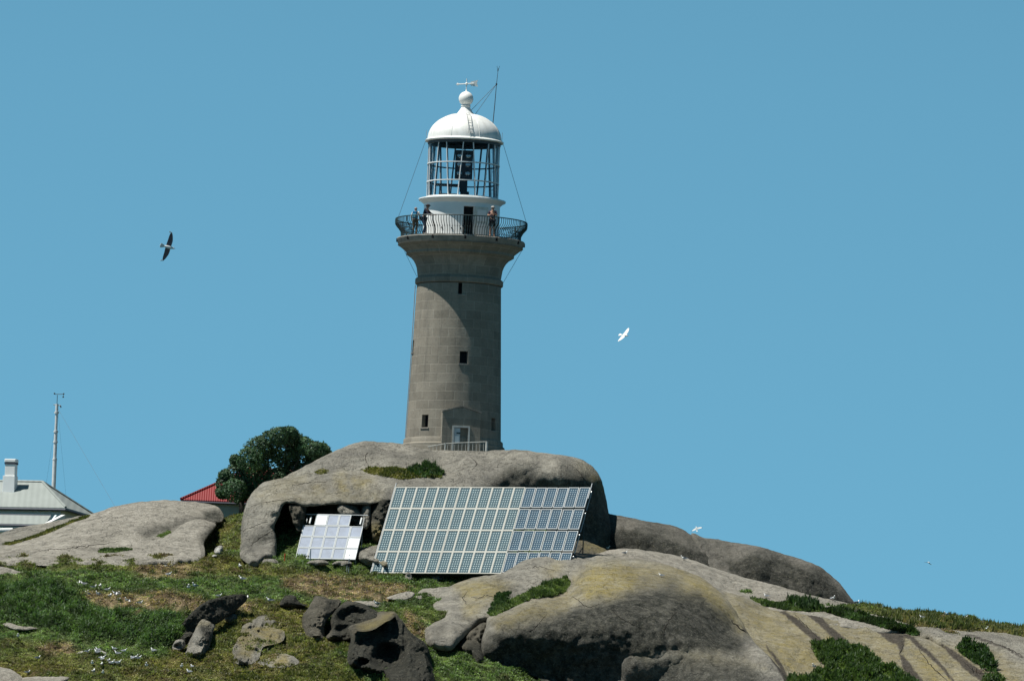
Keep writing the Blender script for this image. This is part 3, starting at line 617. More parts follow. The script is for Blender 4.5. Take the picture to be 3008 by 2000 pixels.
rock('slab', 'pale rounded slab nearest the grass, beside the green slope left of the big boulder', [
    dict(o=[(270, 1640), (320, 1618), (383, 1608), (440, 1593), (497, 1568), (517, 1554), (555, 1529), (585, 1524), (620, 1532), (635, 1545), (612, 1575), (600, 1597), (600, 1640), (540, 1660), (300, 1660)],
         c=[(320, 1620, -15.8), (440, 1594, -13.4), (585, 1525, -9.6), (630, 1543, -10), (597, 1600, -13.5), (597, 1640, -16), (500, 1600, -13.8), (350, 1650, -17.5), (540, 1560, -11.4)], b=.6, r=16, th=2.5, s=6, n=.2, nsc=.02)], M_PALE, cat='rock slab',
     dark=[[(595, 1560), (625, 1535), (640, 1545), (610, 1600), (590, 1590), .9]])
rock('stone', 'small white stone sitting on the green slope left of the big boulder', [
    dict(o=[(630, 1620), (634, 1608), (645, 1602), (655, 1606), (654, 1618), (646, 1628), (634, 1627)], c=[(640, 1626, None)], b=.3, r=8, th=.5, s=2.5, n=.1, nsc=.1)], M_PALE, cat='stone', white=[[(620, 1590), (670, 1590), (670, 1640), (620, 1640)]])
rock('stone', 'flat white stone chip just below the small white stone', [
    dict(o=[(622, 1634), (628, 1629), (638, 1631), (634, 1636), (626, 1637)], c=[(630, 1636, None)], b=.12, r=4, th=.2, s=2, n=.05, nsc=.1)], M_PALE, cat='stone', white=[[(600, 1590), (670, 1590), (670, 1660), (600, 1660)]])

# low pale slabs in the grass
for o_, lb in (([(-40, 1660), (0, 1663), (40, 1672), (80, 1686), (60, 1694), (0, 1693), (-40, 1692)], 'low pale slab at the left edge just under the green bank'),
               ([(8, 1832), (30, 1829), (60, 1838), (105, 1840), (112, 1847), (60, 1850), (30, 1845)], 'thin pale ledge showing through the grass below the dark scrub'),
               ([(-40, 1950), (0, 1957), (30, 1965), (55, 1980), (70, 1996), (70, 2040), (-40, 2040)], 'grey rock in the bottom left corner'),
               ([(25, 1998), (60, 1990), (130, 1985), (200, 1988), (190, 2005), (150, 2040), (20, 2040)], 'flat pale rock along the bottom edge at the left'),
               ([(225, 1918), (245, 1908), (280, 1905), (312, 1915), (315, 1922), (285, 1925), (240, 1925)], 'bright white flat rock where gulls rest in the lower left grass'),
               ([(1040, 1766), (1075, 1764), (1125, 1770), (1130, 1780), (1100, 1784), (1060, 1775)], 'thin pale ledge behind the dark hollow boulder'),
               ([(1135, 1757), (1165, 1745), (1200, 1736), (1218, 1742), (1212, 1753), (1185, 1762)], 'pale oval slab left of the foreground outcrop'),
               ([(1222, 1755), (1236, 1733), (1270, 1727), (1330, 1724), (1340, 1740), (1300, 1762), (1250, 1760)], 'pale slab touching the left tip of the foreground outcrop')):
    cxm = sum(p[0] for p in o_)/len(o_); yb = max(p[1] for p in o_); yt = min(p[1] for p in o_)
    x_l = min(p[0] for p in o_); x_r = max(p[0] for p in o_)
    gb = ground_Y(max(cxm, 5), min(yb, 2030)); sl = (yb-yt)/52*2.2
    rock('low_slab', lb, [dict(o=o_, c=[(x_l, yb, gb-.3), (x_r, yb, gb-.3), (cxm, yt, gb-.3+sl)], b=.35, r=8, th=.8, s=4, n=.12, nsc=.05)], M_PALE, cat='rock slab', white=[[(220, 1900), (320, 1900), (320, 1930), (220, 1930)]])

# dark rocks of the foreground centre
rock('hollow_boulder', 'dark boulder with a black hollow in its face and a yellow top, bottom centre', [
    dict(o=[(1025, 1850), (1028, 1838), (1055, 1830), (1103, 1818), (1145, 1800), (1160, 1797), (1180, 1820), (1203, 1852), (1225, 1872), (1248, 1886), (1262, 1915), (1272, 1960), (1278, 2000), (1280, 2080), (1140, 2080), (1135, 1995), (1103, 1982), (1060, 1968), (1024, 1952), (1020, 1917), (1030, 1880)],
         c=[(1028, 1838, -41.2), (1160, 1798, -40.4), (1203, 1852, -41.0), (1262, 1915, -41.6), (1060, 1870, -41.2), (1110, 1850, -41.0), (1150, 1830, -40.4), (1100, 1930, -43), (1180, 1920, -42.4), (1230, 1960, -42.6), (1040, 1950, -43), (1200, 2060, -46), (1270, 2060, -44.6)],
         b=.5, r=12, th=3, s=4, n=.25, ang=2.2, nsc=.022, mg=3.0, dents=[(1140, 1935, 50, 46, 2.2), (1064, 1944, 20, 12, 1.6), (1190, 1880, 8, 60, .3)]),
    dict(o=[(1022, 1846), (1035, 1838), (1060, 1828), (1103, 1812), (1108, 1798), (1130, 1795), (1160, 1797), (1155, 1815), (1130, 1828), (1105, 1844), (1075, 1854), (1050, 1852)],
         c=[(1030, 1846, -41.6), (1075, 1854, -42), (1155, 1812, -40.4), (1060, 1829, -38.6), (1115, 1796, -37), (1160, 1797, -37.6)], b=.15, r=6, th=.8, s=3, n=.1, nsc=.05)], M_GRAN_D,
     yel=[[(1060, 1835), (1110, 1820), (1150, 1805), (1140, 1825), (1100, 1845), (1065, 1855), 1.0]], dark=[[(1010, 1862), (1110, 1852), (1165, 1805), (1220, 1830), (1300, 1900), (1300, 2100), (1010, 2100), 1.0]])
rock('arched_boulder', 'dark rock with a shallow arched cave, behind the hollow boulder', [
    dict(o=[(960, 1876), (966, 1848), (971, 1820), (983, 1794), (1008, 1771), (1035, 1765), (1070, 1774), (1093, 1787), (1117, 1803), (1118, 1830), (1060, 1850), (1036, 1875), (1000, 1882)],
         c=[(971, 1820, -37.6), (1035, 1766, -36), (1116, 1804, -37), (970, 1870, -38.5), (1030, 1870, -38.8), (1040, 1800, -37), (1100, 1830, -38)], b=.5, r=12, th=2, s=4, n=.2, ang=1.6, nsc=.03, mg=2.6, dents=[(1035, 1815, 46, 34, 1.8), (1010, 1855, 30, 20, 1.2)])], M_GRAN_D,
     dark=[[(960, 1770), (1130, 1760), (1130, 1850), (980, 1890), 1.0]])
rock('standing_rock', 'rugged upright grey rock left of the arched boulder', [
    dict(o=[(890, 1846), (890, 1808), (908, 1782), (925, 1752), (945, 1751), (967, 1758), (1000, 1763), (995, 1785), (978, 1802), (955, 1833), (952, 1876), (925, 1882), (900, 1868)],
         c=[(925, 1753, -36), (1000, 1764, -36.2), (890, 1830, -38), (925, 1878, -39.4), (950, 1870, -38.6), (960, 1790, -36.8)], b=.5, r=12, th=2, s=4, n=.3, ang=2.0, nsc=.035)], M_GRAN_D, cat='rock', dark=[[(960, 1757), (1002, 1760), (985, 1800), (955, 1840), .8]])
rock('stone', 'small black rock in the brown grass above the upright rock', [
    dict(o=[(822, 1776), (832, 1756), (850, 1747), (868, 1750), (880, 1768), (905, 1778), (860, 1782)], c=[(850, 1778, None)], b=.5, r=12, th=1, s=4, n=.3, nsc=.05)], M_GRAN_D, cat='rock', dark=[[(820, 1740), (900, 1740), (900, 1790), (820, 1790)]])
rock('curved_rock', 'black curved rock wall arching out of the grass, left of centre', [
    dict(o=[(520, 1878), (527, 1852), (546, 1816), (580, 1783), (612, 1764), (645, 1754), (676, 1747), (718, 1746), (727, 1758), (712, 1775), (690, 1795), (665, 1812), (640, 1830), (600, 1850), (565, 1880), (540, 1890)],
         c=[(523, 1874, -39.6), (612, 1764, -38.2), (718, 1748, -35.6), (690, 1795, -35.8), (640, 1825, -38), (570, 1875, -39.4)], b=.3, r=8, th=1.6, s=4, n=.2, ang=.8, nsc=.03)], M_GRAN_D, cat='rock',
     dark=[[(480, 1900), (520, 1780), (640, 1730), (760, 1730), (760, 1820), (600, 1900), 1.0]])  # whole camera-facing side blackened as if in shadow
rock('pointed_rock', 'pale pointed rock with a black cleft in front of the curved rock wall', [
    dict(o=[(545, 1922), (555, 1885), (568, 1860), (578, 1838), (598, 1816), (618, 1822), (632, 1830), (628, 1848), (618, 1890), (600, 1925), (570, 1932)],
         c=[(598, 1817, -40.2), (630, 1832, -40.4), (560, 1925, None), (600, 1925, None), (590, 1870, -42)], b=.5, r=12, th=1.5, s=3.5, n=.2, ang=1.6, nsc=.04)], M_GRAN, cat='rock',
     yel=[[(575, 1815), (630, 1820), (620, 1835), (580, 1845), .5]], dark=[[(584, 1836), (632, 1834), (622, 1880), (606, 1905), (590, 1860), 1.0]])
rock('stone', 'small split stone half darkened as shade between the curved rock and the ochre rocks', [
    dict(o=[(660, 1818), (668, 1806), (684, 1802), (697, 1806), (704, 1826), (690, 1832), (668, 1826)], c=[(685, 1828, None)], b=.4, r=10, th=.7, s=3, n=.2, nsc=.06)], M_GRAN, cat='rock', dark=[[(690, 1806), (708, 1806), (708, 1832), (690, 1832)]])  # right half coloured dark as the stone's shaded side
rock('stone', 'rounded stone with a dark hole at the lower left foot of the curved rock wall', [
    dict(o=[(506, 1905), (509, 1888), (522, 1877), (540, 1880), (546, 1895), (535, 1908), (515, 1912)], c=[(525, 1908, None)], b=.4, r=9, th=.7, s=3, n=.15, nsc=.06, dents=[(522, 1898, 12, 8, .5)])], M_GRAN, cat='rock')
rock('lichened_rock', 'knobbly outcrop blotched with ochre lichen, breaking through the olive scrub', [
    dict(o=[(690, 1945), (684, 1905), (700, 1872), (716, 1835), (745, 1815), (780, 1806), (815, 1822), (835, 1850), (832, 1880), (800, 1892), (772, 1902), (760, 1935), (728, 1950)],
         c=[(700, 1880, None), (740, 1820, None), (830, 1860, None), (690, 1940, None), (740, 1940, None), (770, 1870, None)], mg=.25, b=.2, r=12, th=1, s=3.5, n=1.3, nsc=.035)], M_GRAN, cat='rock',
     yel=[[(745, 1850), (790, 1835), (835, 1850), (830, 1885), (790, 1900), (760, 1880), 1.0], [(690, 1860), (735, 1830), (760, 1880), (740, 1930), (700, 1930), .75]], dark=[[(680, 1800), (850, 1800), (850, 1960), (680, 1960), .3]])
rock('lichened_rock', 'low flat grey rock with a round yellow lichen patch near the bottom edge', [
    dict(o=[(756, 1948), (780, 1930), (800, 1920), (835, 1918), (862, 1928), (880, 1944), (858, 1957), (800, 1960)], c=[(780, 1950, None), (860, 1950, None), (820, 1922, None)], mg=.7, b=.3, r=12, th=1, s=3.5, n=.4, nsc=.04)], M_GRAN, cat='rock',
     yel=[[(795, 1920), (845, 1920), (850, 1948), (800, 1950), 1.0]])
RV = np.vstack(ALLROCK_V); RF = np.vstack(ALLROCK_F)
BVH = BVHTree.FromPolygons([tuple(p) for p in RV], [tuple(int(i) for i in f) for f in RF])

M_CRACK = simple('crack_shade', (.03, .027, .022), .95, .05)  # dark colour standing in for shade inside the cracks
def crack(owner, pts, w=.035):
    """soil-filled joint lying in the rock skin"""
    P = resample(pts, 4, closed=False); P = P+np.array([[noise.noise(Vector((q[0]*.12, q[1]*.12, 1))), noise.noise(Vector((q[0]*.12, q[1]*.12, 5)))] for q in P])*5
    hp = []
    for a, b in P:
        d = Vector(ray(a, b)).normalized(); h = BVH.ray_cast(Vector(CAM), d, 900)
        if h[0] is not None: hp.append(h[0]-d*.004-Vector(owner.location))
    if len(hp) < 3: return
    n_ = len(hp); MB().tube(hp, [w*.62*(.25+1.0*math.sin(math.pi*(i+.5)/n_))*random.uniform(.6, 1.3) for i in range(n_)], 5).build('crack', M_CRACK, owner)
RK = {o['label'][:22]: o for o in COL.objects if o.get('label')}
def byl(t): return [o for k, o in RK.items() if k.startswith(t)][0]
FG = byl('big foreground'); HG = byl('huge rounded'); RS = byl('broad granite slope'); LH_ = byl('broad smooth pale')
for o_, ps, w_ in ((FG, [(1378, 1774), (1362, 1758), (1364, 1745), (1382, 1740)], .03), (FG, [(1388, 1752), (1410, 1756), (1432, 1748), (1455, 1757), (1470, 1741)], .035), (FG, [(1535, 1672), (1575, 1665), (1605, 1668), (1632, 1680)], .025),
                 (FG, [(1683, 1752), (1700, 1762), (1725, 1782), (1760, 1770)], .03), (FG, [(2148, 1822), (2165, 1838), (2192, 1858)], .09), (FG, [(1555, 1855), (1590, 1825), (1600, 1805)], .03), (FG, [(1800, 1790), (1830, 1820), (1900, 1850)], .03), (FG, [(1950, 1870), (1960, 1830), (1990, 1800)], .03),
                 (LH_, [(100, 1618), (200, 1610), (268, 1601), (340, 1590)], .03), (HG, [(722, 1496), (770, 1478), (830, 1468), (880, 1462)], .025), (HG, [(860, 1428), (900, 1418), (960, 1414), (985, 1408)], .022), (HG, [(1080, 1330), (1072, 1345), (1080, 1365)], .03), (HG, [(1380, 1345), (1400, 1362), (1385, 1378)], .03),
                 (HG, [(740, 1600), (770, 1575), (800, 1560)], .03), (HG, [(715, 1560), (760, 1540), (800, 1530)], .02), (HG, [(1690, 1375), (1720, 1410), (1730, 1440)], .03),
                 (RS, [(2642, 1918), (2652, 1895), (2648, 1880)], .05), (RS, [(2700, 1905), (2740, 1960), (2790, 2000)], .035), (RS, [(2410, 1880), (2370, 1840), (2330, 1800)], .03), (RS, [(2500, 1985), (2480, 1940), (2440, 1900)], .03), (RS, [(2900, 1880), (2950, 1900), (3005, 1925)], .04), (RS, [(2830, 1940), (2880, 1990)], .03)):
    crack(o_, ps, w_)
# ------------------------------------------------------------------ lighthouse (origin = tower axis)
LH = thing('lighthouse', 'tall grey stone lighthouse with a white domed lantern room and a railed gallery', 'lighthouse', (0, 0, -1.0))
LH.location = (0, 0, 0)
def P3(th, d, z, off=0):
    """point at angle th (degrees from the camera side, + to the right), d out from the axis, off sideways"""
    a = R(th); return Vector((d*math.sin(a)+off*math.cos(a), -d*math.cos(a)+off*math.sin(a), z))
def stone_mat():
    m = NT('tower_stone'); v = m.coord()
    uv = m.n('ShaderNodeUVMap', uv_map='UVMap').outputs[0]
    def brick(c1, c2, mo):
        b = m.n('ShaderNodeTexBrick', offset=.5, squash=1.0); b.inputs['Scale'].default_value = 1
        b.inputs['Color1'].default_value = (*c1, 1); b.inputs['Color2'].default_value = (*c2, 1); b.inputs['Mortar'].default_value = (*mo, 1)
        b.inputs['Brick Width'].default_value = .98; b.inputs['Row Height'].default_value = .515; b.inputs['Mortar Size'].default_value = .016
        b.inputs['Mortar Smooth'].default_value = .35; b.inputs['Bias'].default_value = -.1
        d = m.n('ShaderNodeVectorMath', operation='ADD'); dn = m.n('ShaderNodeVectorMath', operation='SCALE'); dn.inputs['Scale'].default_value = .05
        nn = m.n('ShaderNodeTexNoise'); nn.inputs['Scale'].default_value = 1.6; m.l(v, nn.inputs['Vector']); m.l(nn.outputs['Color'], dn.inputs[0])
        m.l(uv, d.inputs[0]); m.l(dn.outputs[0], d.inputs[1]); m.l(d.outputs[0], b.inputs['Vector']); return b
    b = brick((.30, .27, .218), (.23, .208, .168), (.375, .345, .285))
    c = m.mix(m.ramp(m.noise(v, 1.1, 7, .7), .35, .65), m.mix(1, b.outputs[0], (.78, .77, .76), 'MULTIPLY'), b.outputs[0])
    c = m.mix(m.math('MULTIPLY', m.ramp(m.noise(v, 9, 8, .8), .54, .66), .55), c, (.09, .083, .07))
    vv = m.coord(scale=(1.6, 1.6, .16))
    c = m.mix(m.math('MULTIPLY', m.ramp(m.noise(vv, 1.2, 6, .7), .52, .72), .5), c, (.10, .095, .082))
    m.base(c, .93, .2)
    m.bump(m.math('ADD', m.math('MULTIPLY', b.outputs[1], -.6), m.math('MULTIPLY', m.noise(v, 11, 6, .7), .5)), .55, .05)
    return m.m
M_STONE = stone_mat()
def cyl_uv(me, r0=2.5):
    uv = me.uv_layers.new(name='UVMap'); co = me.vertices
    for p in me.polygons:
        ce = math.atan2(p.center.x, -p.center.y)
        for li in p.loop_indices:
            q = co[me.loops[li].vertex_index].co; a = math.atan2(q.x, -q.y)
            if a-ce > math.pi: a -= 2*math.pi
            if ce-a > math.pi: a += 2*math.pi
            uv.data[li].uv = (a*r0, q.z)
WINS = [(4.3, .44, 8.58, 9.24), (9.6, .48, 4.65, 5.38), (-38, .46, .98, 1.71), (57.4, .44, .99, 1.71), (-81, .46, 5.34, 6.05)]
def r_shaft(z): return 2.70+(2.39-2.70)*(z-.5)/(9.2-.5)
def shaft():
    angs = set(round(-180+i*2.5, 4) for i in range(144)); zs = [.45+.35*i for i in range(25)]+[9.27]; W_ = []
    for th, w, z0, z1 in WINS:
        h = math.degrees(w/2/r_shaft(z0)); a0, a1 = round(th-h, 4), round(th+h, 4)
        angs = {a for a in angs if not (a0-1 < a < a1+1)} | {a0, a1}; W_.append((a0, a1, z0, z1)); zs = [z for z in zs if abs(z-z0) > .08 and abs(z-z1) > .08]+[z0, z1]
    A = sorted(angs); Z = sorted(set(round(z, 4) for z in zs)); Z[0] = .45
    mb = MB()
    def p(a, z, d=0): return P3(a, r_shaft(z)-d, z)
    for i in range(len(A)):
        a, b = A[i], A[(i+1) % len(A)]
        if b < a: b += 360
        for j in range(len(Z)-1):
            z0, z1 = Z[j], Z[j+1]
            if any(a >= w[0]-1e-3 and b <= w[1]+1e-3 and z0 >= w[2]-1e-3 and z1 <= w[3]+1e-3 for w in W_): continue
            mb.add([p(a, z0), p(b, z0), p(b, z1), p(a, z1)], [(0, 1, 2, 3)])
    for a, b, z0, z1 in W_:
        D = .42
        mb.add([p(a, z0), p(a, z1), p(a, z1, D), p(a, z0, D)], [(0, 1, 2, 3)]); mb.add([p(b, z0), p(b, z1), p(b, z1, D), p(b, z0, D)], [(0, 1, 2, 3)])
        mb.add([p(a, z0), p(b, z0), p(b, z0, D), p(a, z0, D)], [(0, 1, 2, 3)]); mb.add([p(a, z1), p(b, z1), p(b, z1, D), p(a, z1, D)], [(0, 1, 2, 3)])
    return mb
def lathe_part(name, prof, mat, parent=LH, smooth=35, uv=False, n=144):
    o = MB().lathe(prof, n).build(name, mat, parent, smooth)
    if uv: cyl_uv(o.data)
    return o
o = shaft().build('shaft', M_STONE, LH, 30); cyl_uv(o.data); SHAFT = o
lathe_part('plinth', [(2.4, -1.4), (2.93, -1.4), (2.93, .10), (2.90, .14), (2.83, .17), (2.82, .40), (2.79, .45), (2.66, .46)], M_STONE, uv=True)
lathe_part('string_course', [(2.36, 9.27), (2.46, 9.28), (2.50, 9.32), (2.50, 9.56), (2.45, 9.62), (2.36, 9.63)], M_STONE, uv=True)
lathe_part('corbel', [(2.36, 9.63), (2.38, 9.80), (2.44, 10.20), (2.52, 10.42), (2.62, 10.60), (2.78, 10.78), (2.98, 10.90), (3.06, 10.95), (3.06, 11.08), (3.14, 11.16), (3.24, 11.24), (3.38, 11.36), (3.50, 11.44), (3.56, 11.47), (3.30, 11.50)], M_STONE, uv=True)
def deck_mat():
    m = NT('gallery_stone'); v = m.coord(); m.base(m.mix(m.ramp(m.noise(v, 2, 7, .7), .35, .65), (.20, .18, .155), (.33, .31, .27)), .9, .2); m.bump(m.noise(v, 14, 5), .4, .03); return m.m
M_DECK = deck_mat()
lathe_part('gallery_deck', [(2.0, 11.47), (3.50, 11.47), (3.53, 11.50), (3.65, 11.81), (3.62, 11.85), (2.0, 11.85)], M_DECK, smooth=30)
# dark glazed windows of the shaft
M_PANE = NT('window_glass').base((.010, .012, .014), .5, .08).m
for th, w, z0, z1 in WINS:
    r = r_shaft(z0)-.36; f = MB(); hw = w/2
    for s in (-1, 1): f.prism([P3(th, r, z0, s*hw), P3(th, r, z1, s*hw), P3(th, r, z1, s*(hw-.045)), P3(th, r, z0, s*(hw-.045))], P3(th, .05, 0))
    f.prism([P3(th, r, z1, -hw+.045), P3(th, r, z1, hw-.045), P3(th, r, z1-.045, hw-.045), P3(th, r, z1-.045, -hw+.045)], P3(th, .05, 0))
    f.prism([P3(th, r, z0, -hw+.045), P3(th, r, z0, hw-.045), P3(th, r, z0+.045, hw-.045), P3(th, r, z0+.045, -hw+.045)], P3(th, .05, 0))
    fo = f.build('window', simple('window_frame_paint', (.05, .055, .06), .6), LH)
    MB().prism([P3(th, r+.01, z0+.045, -hw+.045), P3(th, r+.01, z0+.045, hw-.045), P3(th, r+.01, z1-.045, hw-.045), P3(th, r+.01, z1-.045, -hw+.045)], P3(th, .02, 0)).build('pane', M_PANE, fo)
    MB().prism([P3(th, r_shaft(z0)-.10, z0-.07, -hw-.06), P3(th, r_shaft(z0)-.10, z0-.07, hw+.06), P3(th, r_shaft(z0)-.10, z0-.005, hw+.06), P3(th, r_shaft(z0)-.10, z0-.005, -hw-.06)], P3(th, .14, 0)).build('sill', M_DECK, fo)
# entrance porch
TH = 8.2; D0 = 2.96
def PP(off, z, d=D0): return P3(TH, d, z, off)
pm = MB()
outl = [(-1.09, -1.3), (-1.09, 1.84), (0, 2.16), (1.09, 1.84), (1.09, -1.3)]
door = [(-.40, -1.3), (-.40, .98), (.40, .98), (.40, -1.3)]
def face(pts, d): pm.add([PP(a, z, d) for a, z in pts], [tuple(range(len(pts)))])
face([(-1.09, -1.3), (-.40, -1.3), (-.40, .98), (-1.09, 1.84)], D0); face([(-1.09, 1.84), (-.40, .98), (.40, .98), (1.09, 1.84), (0, 2.16)], D0)
face([(.40, -1.3), (1.09, -1.3), (1.09, 1.84), (.40, .98)], D0)
for i in range(4):
    (a, z), (b, y) = outl[i], outl[i+1]; pm.add([PP(a, z), PP(b, y), PP(b, y, 1.9), PP(a, z, 1.9)], [(0, 1, 2, 3)])
for i in range(3):
    (a, z), (b, y) = door[i], door[i+1]; pm.add([PP(a, z), PP(b, y), PP(b, y, 2.3), PP(a, z, 2.3)], [(0, 1, 2, 3)])
pm.add([PP(-.4, -1.3, 2.3), PP(.4, -1.3, 2.3), PP(.4, .98, 2.3), PP(-.4, .98, 2.3)], [(0, 1, 2, 3)])
po = pm.build('porch', M_STONE, LH); cyl_uv(po.data)
cp = MB()
for s in (-1, 1):
    cp.prism([PP(0, 2.17, D0-.3), PP(s*1.12, 1.85, D0-.3), PP(s*1.12, 1.90, D0-.3), PP(0, 2.22, D0-.3)], P3(TH, .36, 0))
cp.build('coping', M_DECK, po)
df = MB()
for a, b, z0, z1 in ((-.50, -.40, -1.3, 1.08), (.40, .50, -1.3, 1.08), (-.40, .40, .98, 1.08)):
    df.prism([PP(a, z0, D0-.1), PP(b, z0, D0-.1), PP(b, z1, D0-.1), PP(a, z1, D0-.1)], P3(TH, .14, 0))
M_AGED = simple('aged_cream_paint', (.48, .48, .44), .6, .2, .15, 4)
dfo = df.build('door_frame', M_AGED, LH)
M_DOORP = simple('pale_blue_door_paint', (.52, .58, .60), .5, .4)
dl = MB().prism([PP(-.39, -1.25, D0-.12), PP(-.04, -1.25, D0-.12), PP(-.04, .96, D0-.12), PP(-.39, .96, D0-.12)], P3(TH, .05, 0)).build('door', M_DOORP, LH)
pnl = MB()
for z0, z1 in ((-.9, -.1), (.05, .5)): pnl.prism([PP(-.33, z0, D0-.07), PP(-.10, z0, D0-.07), PP(-.10, z1, D0-.07), PP(-.33, z1, D0-.07)], P3(TH, .02, 0))
pnl.build('door_panel', M_WHITE, dl)
MB().prism([PP(-.25, .62, D0-.06), PP(-.03, .62, D0-.06), PP(-.03, .70, D0-.06), PP(-.25, .70, D0-.06)], P3(TH, .03, 0)).build('door_plate', M_IRON, dl)
MB().prism([PP(-.04, -1.25, 2.32), PP(.38, -1.25, 2.32), PP(.38, .96, 2.32), PP(-.04, .96, 2.32)], P3(TH, .05, 0)).build('doorway', M_DARK, LH)

# white service room, with its doorway
dz0, dz1 = 11.9, 13.62; DTH0, DTH1 = 2.8, 19.0
mb = MB(); A = sorted(set([-180+i*3 for i in range(120)])-{3, 6, 9, 12, 15, 18} | {DTH0, DTH1})
for i in range(len(A)):
    a, b = A[i], A[(i+1) % len(A)]; b = b+360 if b < a else b
    for z0, z1 in ((11.84, 11.9), (11.9, dz1), (dz1, 13.86)):
        if z0 == 11.9 and a >= DTH0-.01 and b <= DTH1+.01: continue
        mb.add([P3(a, 2.16, z0), P3(b, 2.16, z0), P3(b, 2.16, z1), P3(a, 2.16, z1)], [(0, 1, 2, 3)])
for th in (DTH0, DTH1): mb.add([P3(th, 2.16, dz0), P3(th, 2.16, dz1), P3(th, 1.95, dz1), P3(th, 1.95, dz0)], [(0, 1, 2, 3)])
mb.add([P3(DTH0, 2.16, dz1), P3(DTH1, 2.16, dz1), P3(DTH1, 1.95, dz1), P3(DTH0, 1.95, dz1)], [(0, 1, 2, 3)])
room = mb.build('service_room', M_WHITE, LH, 30)
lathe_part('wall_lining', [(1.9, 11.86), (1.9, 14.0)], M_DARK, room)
lathe_part('skirting', [(2.14, 11.86), (2.26, 11.86), (2.26, 11.97), (2.17, 12.02)], M_WHITE, room)
MB().prism([P3(11, 1.2, 11.9, -.35), P3(11, 1.2, 11.9, .35), P3(11, 1.2, 13.5, .35), P3(11, 1.2, 13.5, -.35)], P3(11, .02, 0)).build('doorway', M_DARK, room)
# open door leaf folded back to the right
lf = MB(); a0 = 19.8
pA = P3(a0, 2.20, dz0); pB = P3(a0+21, 2.26, dz0); up = Vector((0, 0, dz1-dz0)); nn = P3(a0+10, .05, 0)
lf.prism([pA, pB, pB+up, pA+up], nn); lfo = lf.build('open_door', simple('weathered_door_paint', (.60, .61, .55), .6, .2, .15, 4), LH)
pn = MB(); d_ = (pB-pA)
for z0, z1 in ((.12, .78), (.9, 1.55)): pn.prism([pA+d_*.15+Vector((0, 0, z0))+nn, pA+d_*.85+Vector((0, 0, z0))+nn, pA+d_*.85+Vector((0, 0, z1))+nn, pA+d_*.15+Vector((0, 0, z1))+nn], nn*.35)
pn.build('door_panel', M_WHITE, lfo)
for th, z in ((-14, 12.35), (-1, 12.34), (-30, 12.38)):
    MB().sphere(P3(th, 2.18, z), .05, 8, 6).build('wall_vent', M_DARK, room)
lathe_part('lantern_balcony', [(2.15, 13.84), (2.22, 13.90), (2.34, 14.00), (2.46, 14.06), (2.48, 14.10), (2.47, 14.15), (2.30, 14.19), (1.9, 14.22)], M_WHITE)
# lantern glazing
RB, RT = 2.03, 2.01; ZB, ZT = 14.19, 17.40
M_GLZ = NT('lantern_glazing_bar').base((.72, .73, .72), .45, .4).m
M_MULL = simple('blue_black_mullion_shade', (.03, .085, .14), .6)  # dark strips added for the shaded inner side of the white bars
for k in range(16):
    th = -49.5+k*22.5; s = 3.4 if k % 2 == 0 else -3.4
    bars = MB(); bars.tube([P3(th-s, RB, ZB), P3(th-s*.33, RB, ZB+1.07), P3(th+s*.33, RT, ZB+2.14), P3(th+s, RT, ZT)], .034, 6); gbo = bars.build('glazing_bar', M_GLZ, LH, 40)
    ib = MB(); ib.tube([P3(th-s, RB-.085, ZB), P3(th-s*.33, RB-.085, ZB+1.07), P3(th+s*.33, RT-.085, ZB+2.14), P3(th+s, RT-.085, ZT)], .038, 6); ib.build('inner_shade_strip', M_MULL, gbo, 40)
for z in (15.12, 16.15):
    lathe_part('glazing_ring', [(2.0, z-.028), (2.07, z-.028), (2.07, z+.028), (2.0, z+.028), (2.0, z-.028)], M_GLZ, smooth=30, n=96)
    lathe_part('inner_shade_ring', [(1.90, z-.028), (1.95, z-.028), (1.95, z+.028), (1.90, z+.028), (1.90, z-.028)], M_MULL, smooth=30, n=96)
gl = NT('lantern_glass'); gl.m.node_tree.nodes.remove(gl.b)
tr = gl.n('ShaderNodeBsdfTransparent'); gs = gl.n('ShaderNodeBsdfGlossy'); gs.inputs['Roughness'].default_value = .03; mx = gl.n('ShaderNodeMixShader'); lw = gl.n('ShaderNodeLayerWeight'); lw.inputs[0].default_value = .2
tr.inputs[0].default_value = (.90, .93, .94, 1)
gl.l(gl.math('MULTIPLY', lw.outputs['Fresnel'], .6), mx.inputs[0]); gl.l(tr.outputs[0], mx.inputs[1]); gl.l(gs.outputs[0], mx.inputs[2]); gl.l(mx.outputs[0], gl.out.inputs[0])
lathe_part('lantern_glass', [(2.0, ZB+.02), (1.985, ZT-.02)], gl.m, n=96)
lathe_part('lantern_foot', [(1.88, 14.18), (2.08, 14.18), (2.08, 14.27), (1.95, 14.27)], M_WHITE)
lathe_part('lantern_head', [(2.07, 17.28), (2.07, 17.44), (1.90, 17.44), (1.90, 17.28), (2.07, 17.28)], simple('lantern_head_paint', (.07, .08, .09), .6), smooth=25)
# inner shade strips behind the glass and the lining of the dome
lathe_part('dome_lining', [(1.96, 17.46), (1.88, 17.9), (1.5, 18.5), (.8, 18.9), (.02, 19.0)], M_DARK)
lathe_part('lantern_floor', [(.02, 14.24), (1.87, 14.24)], M_DARK)
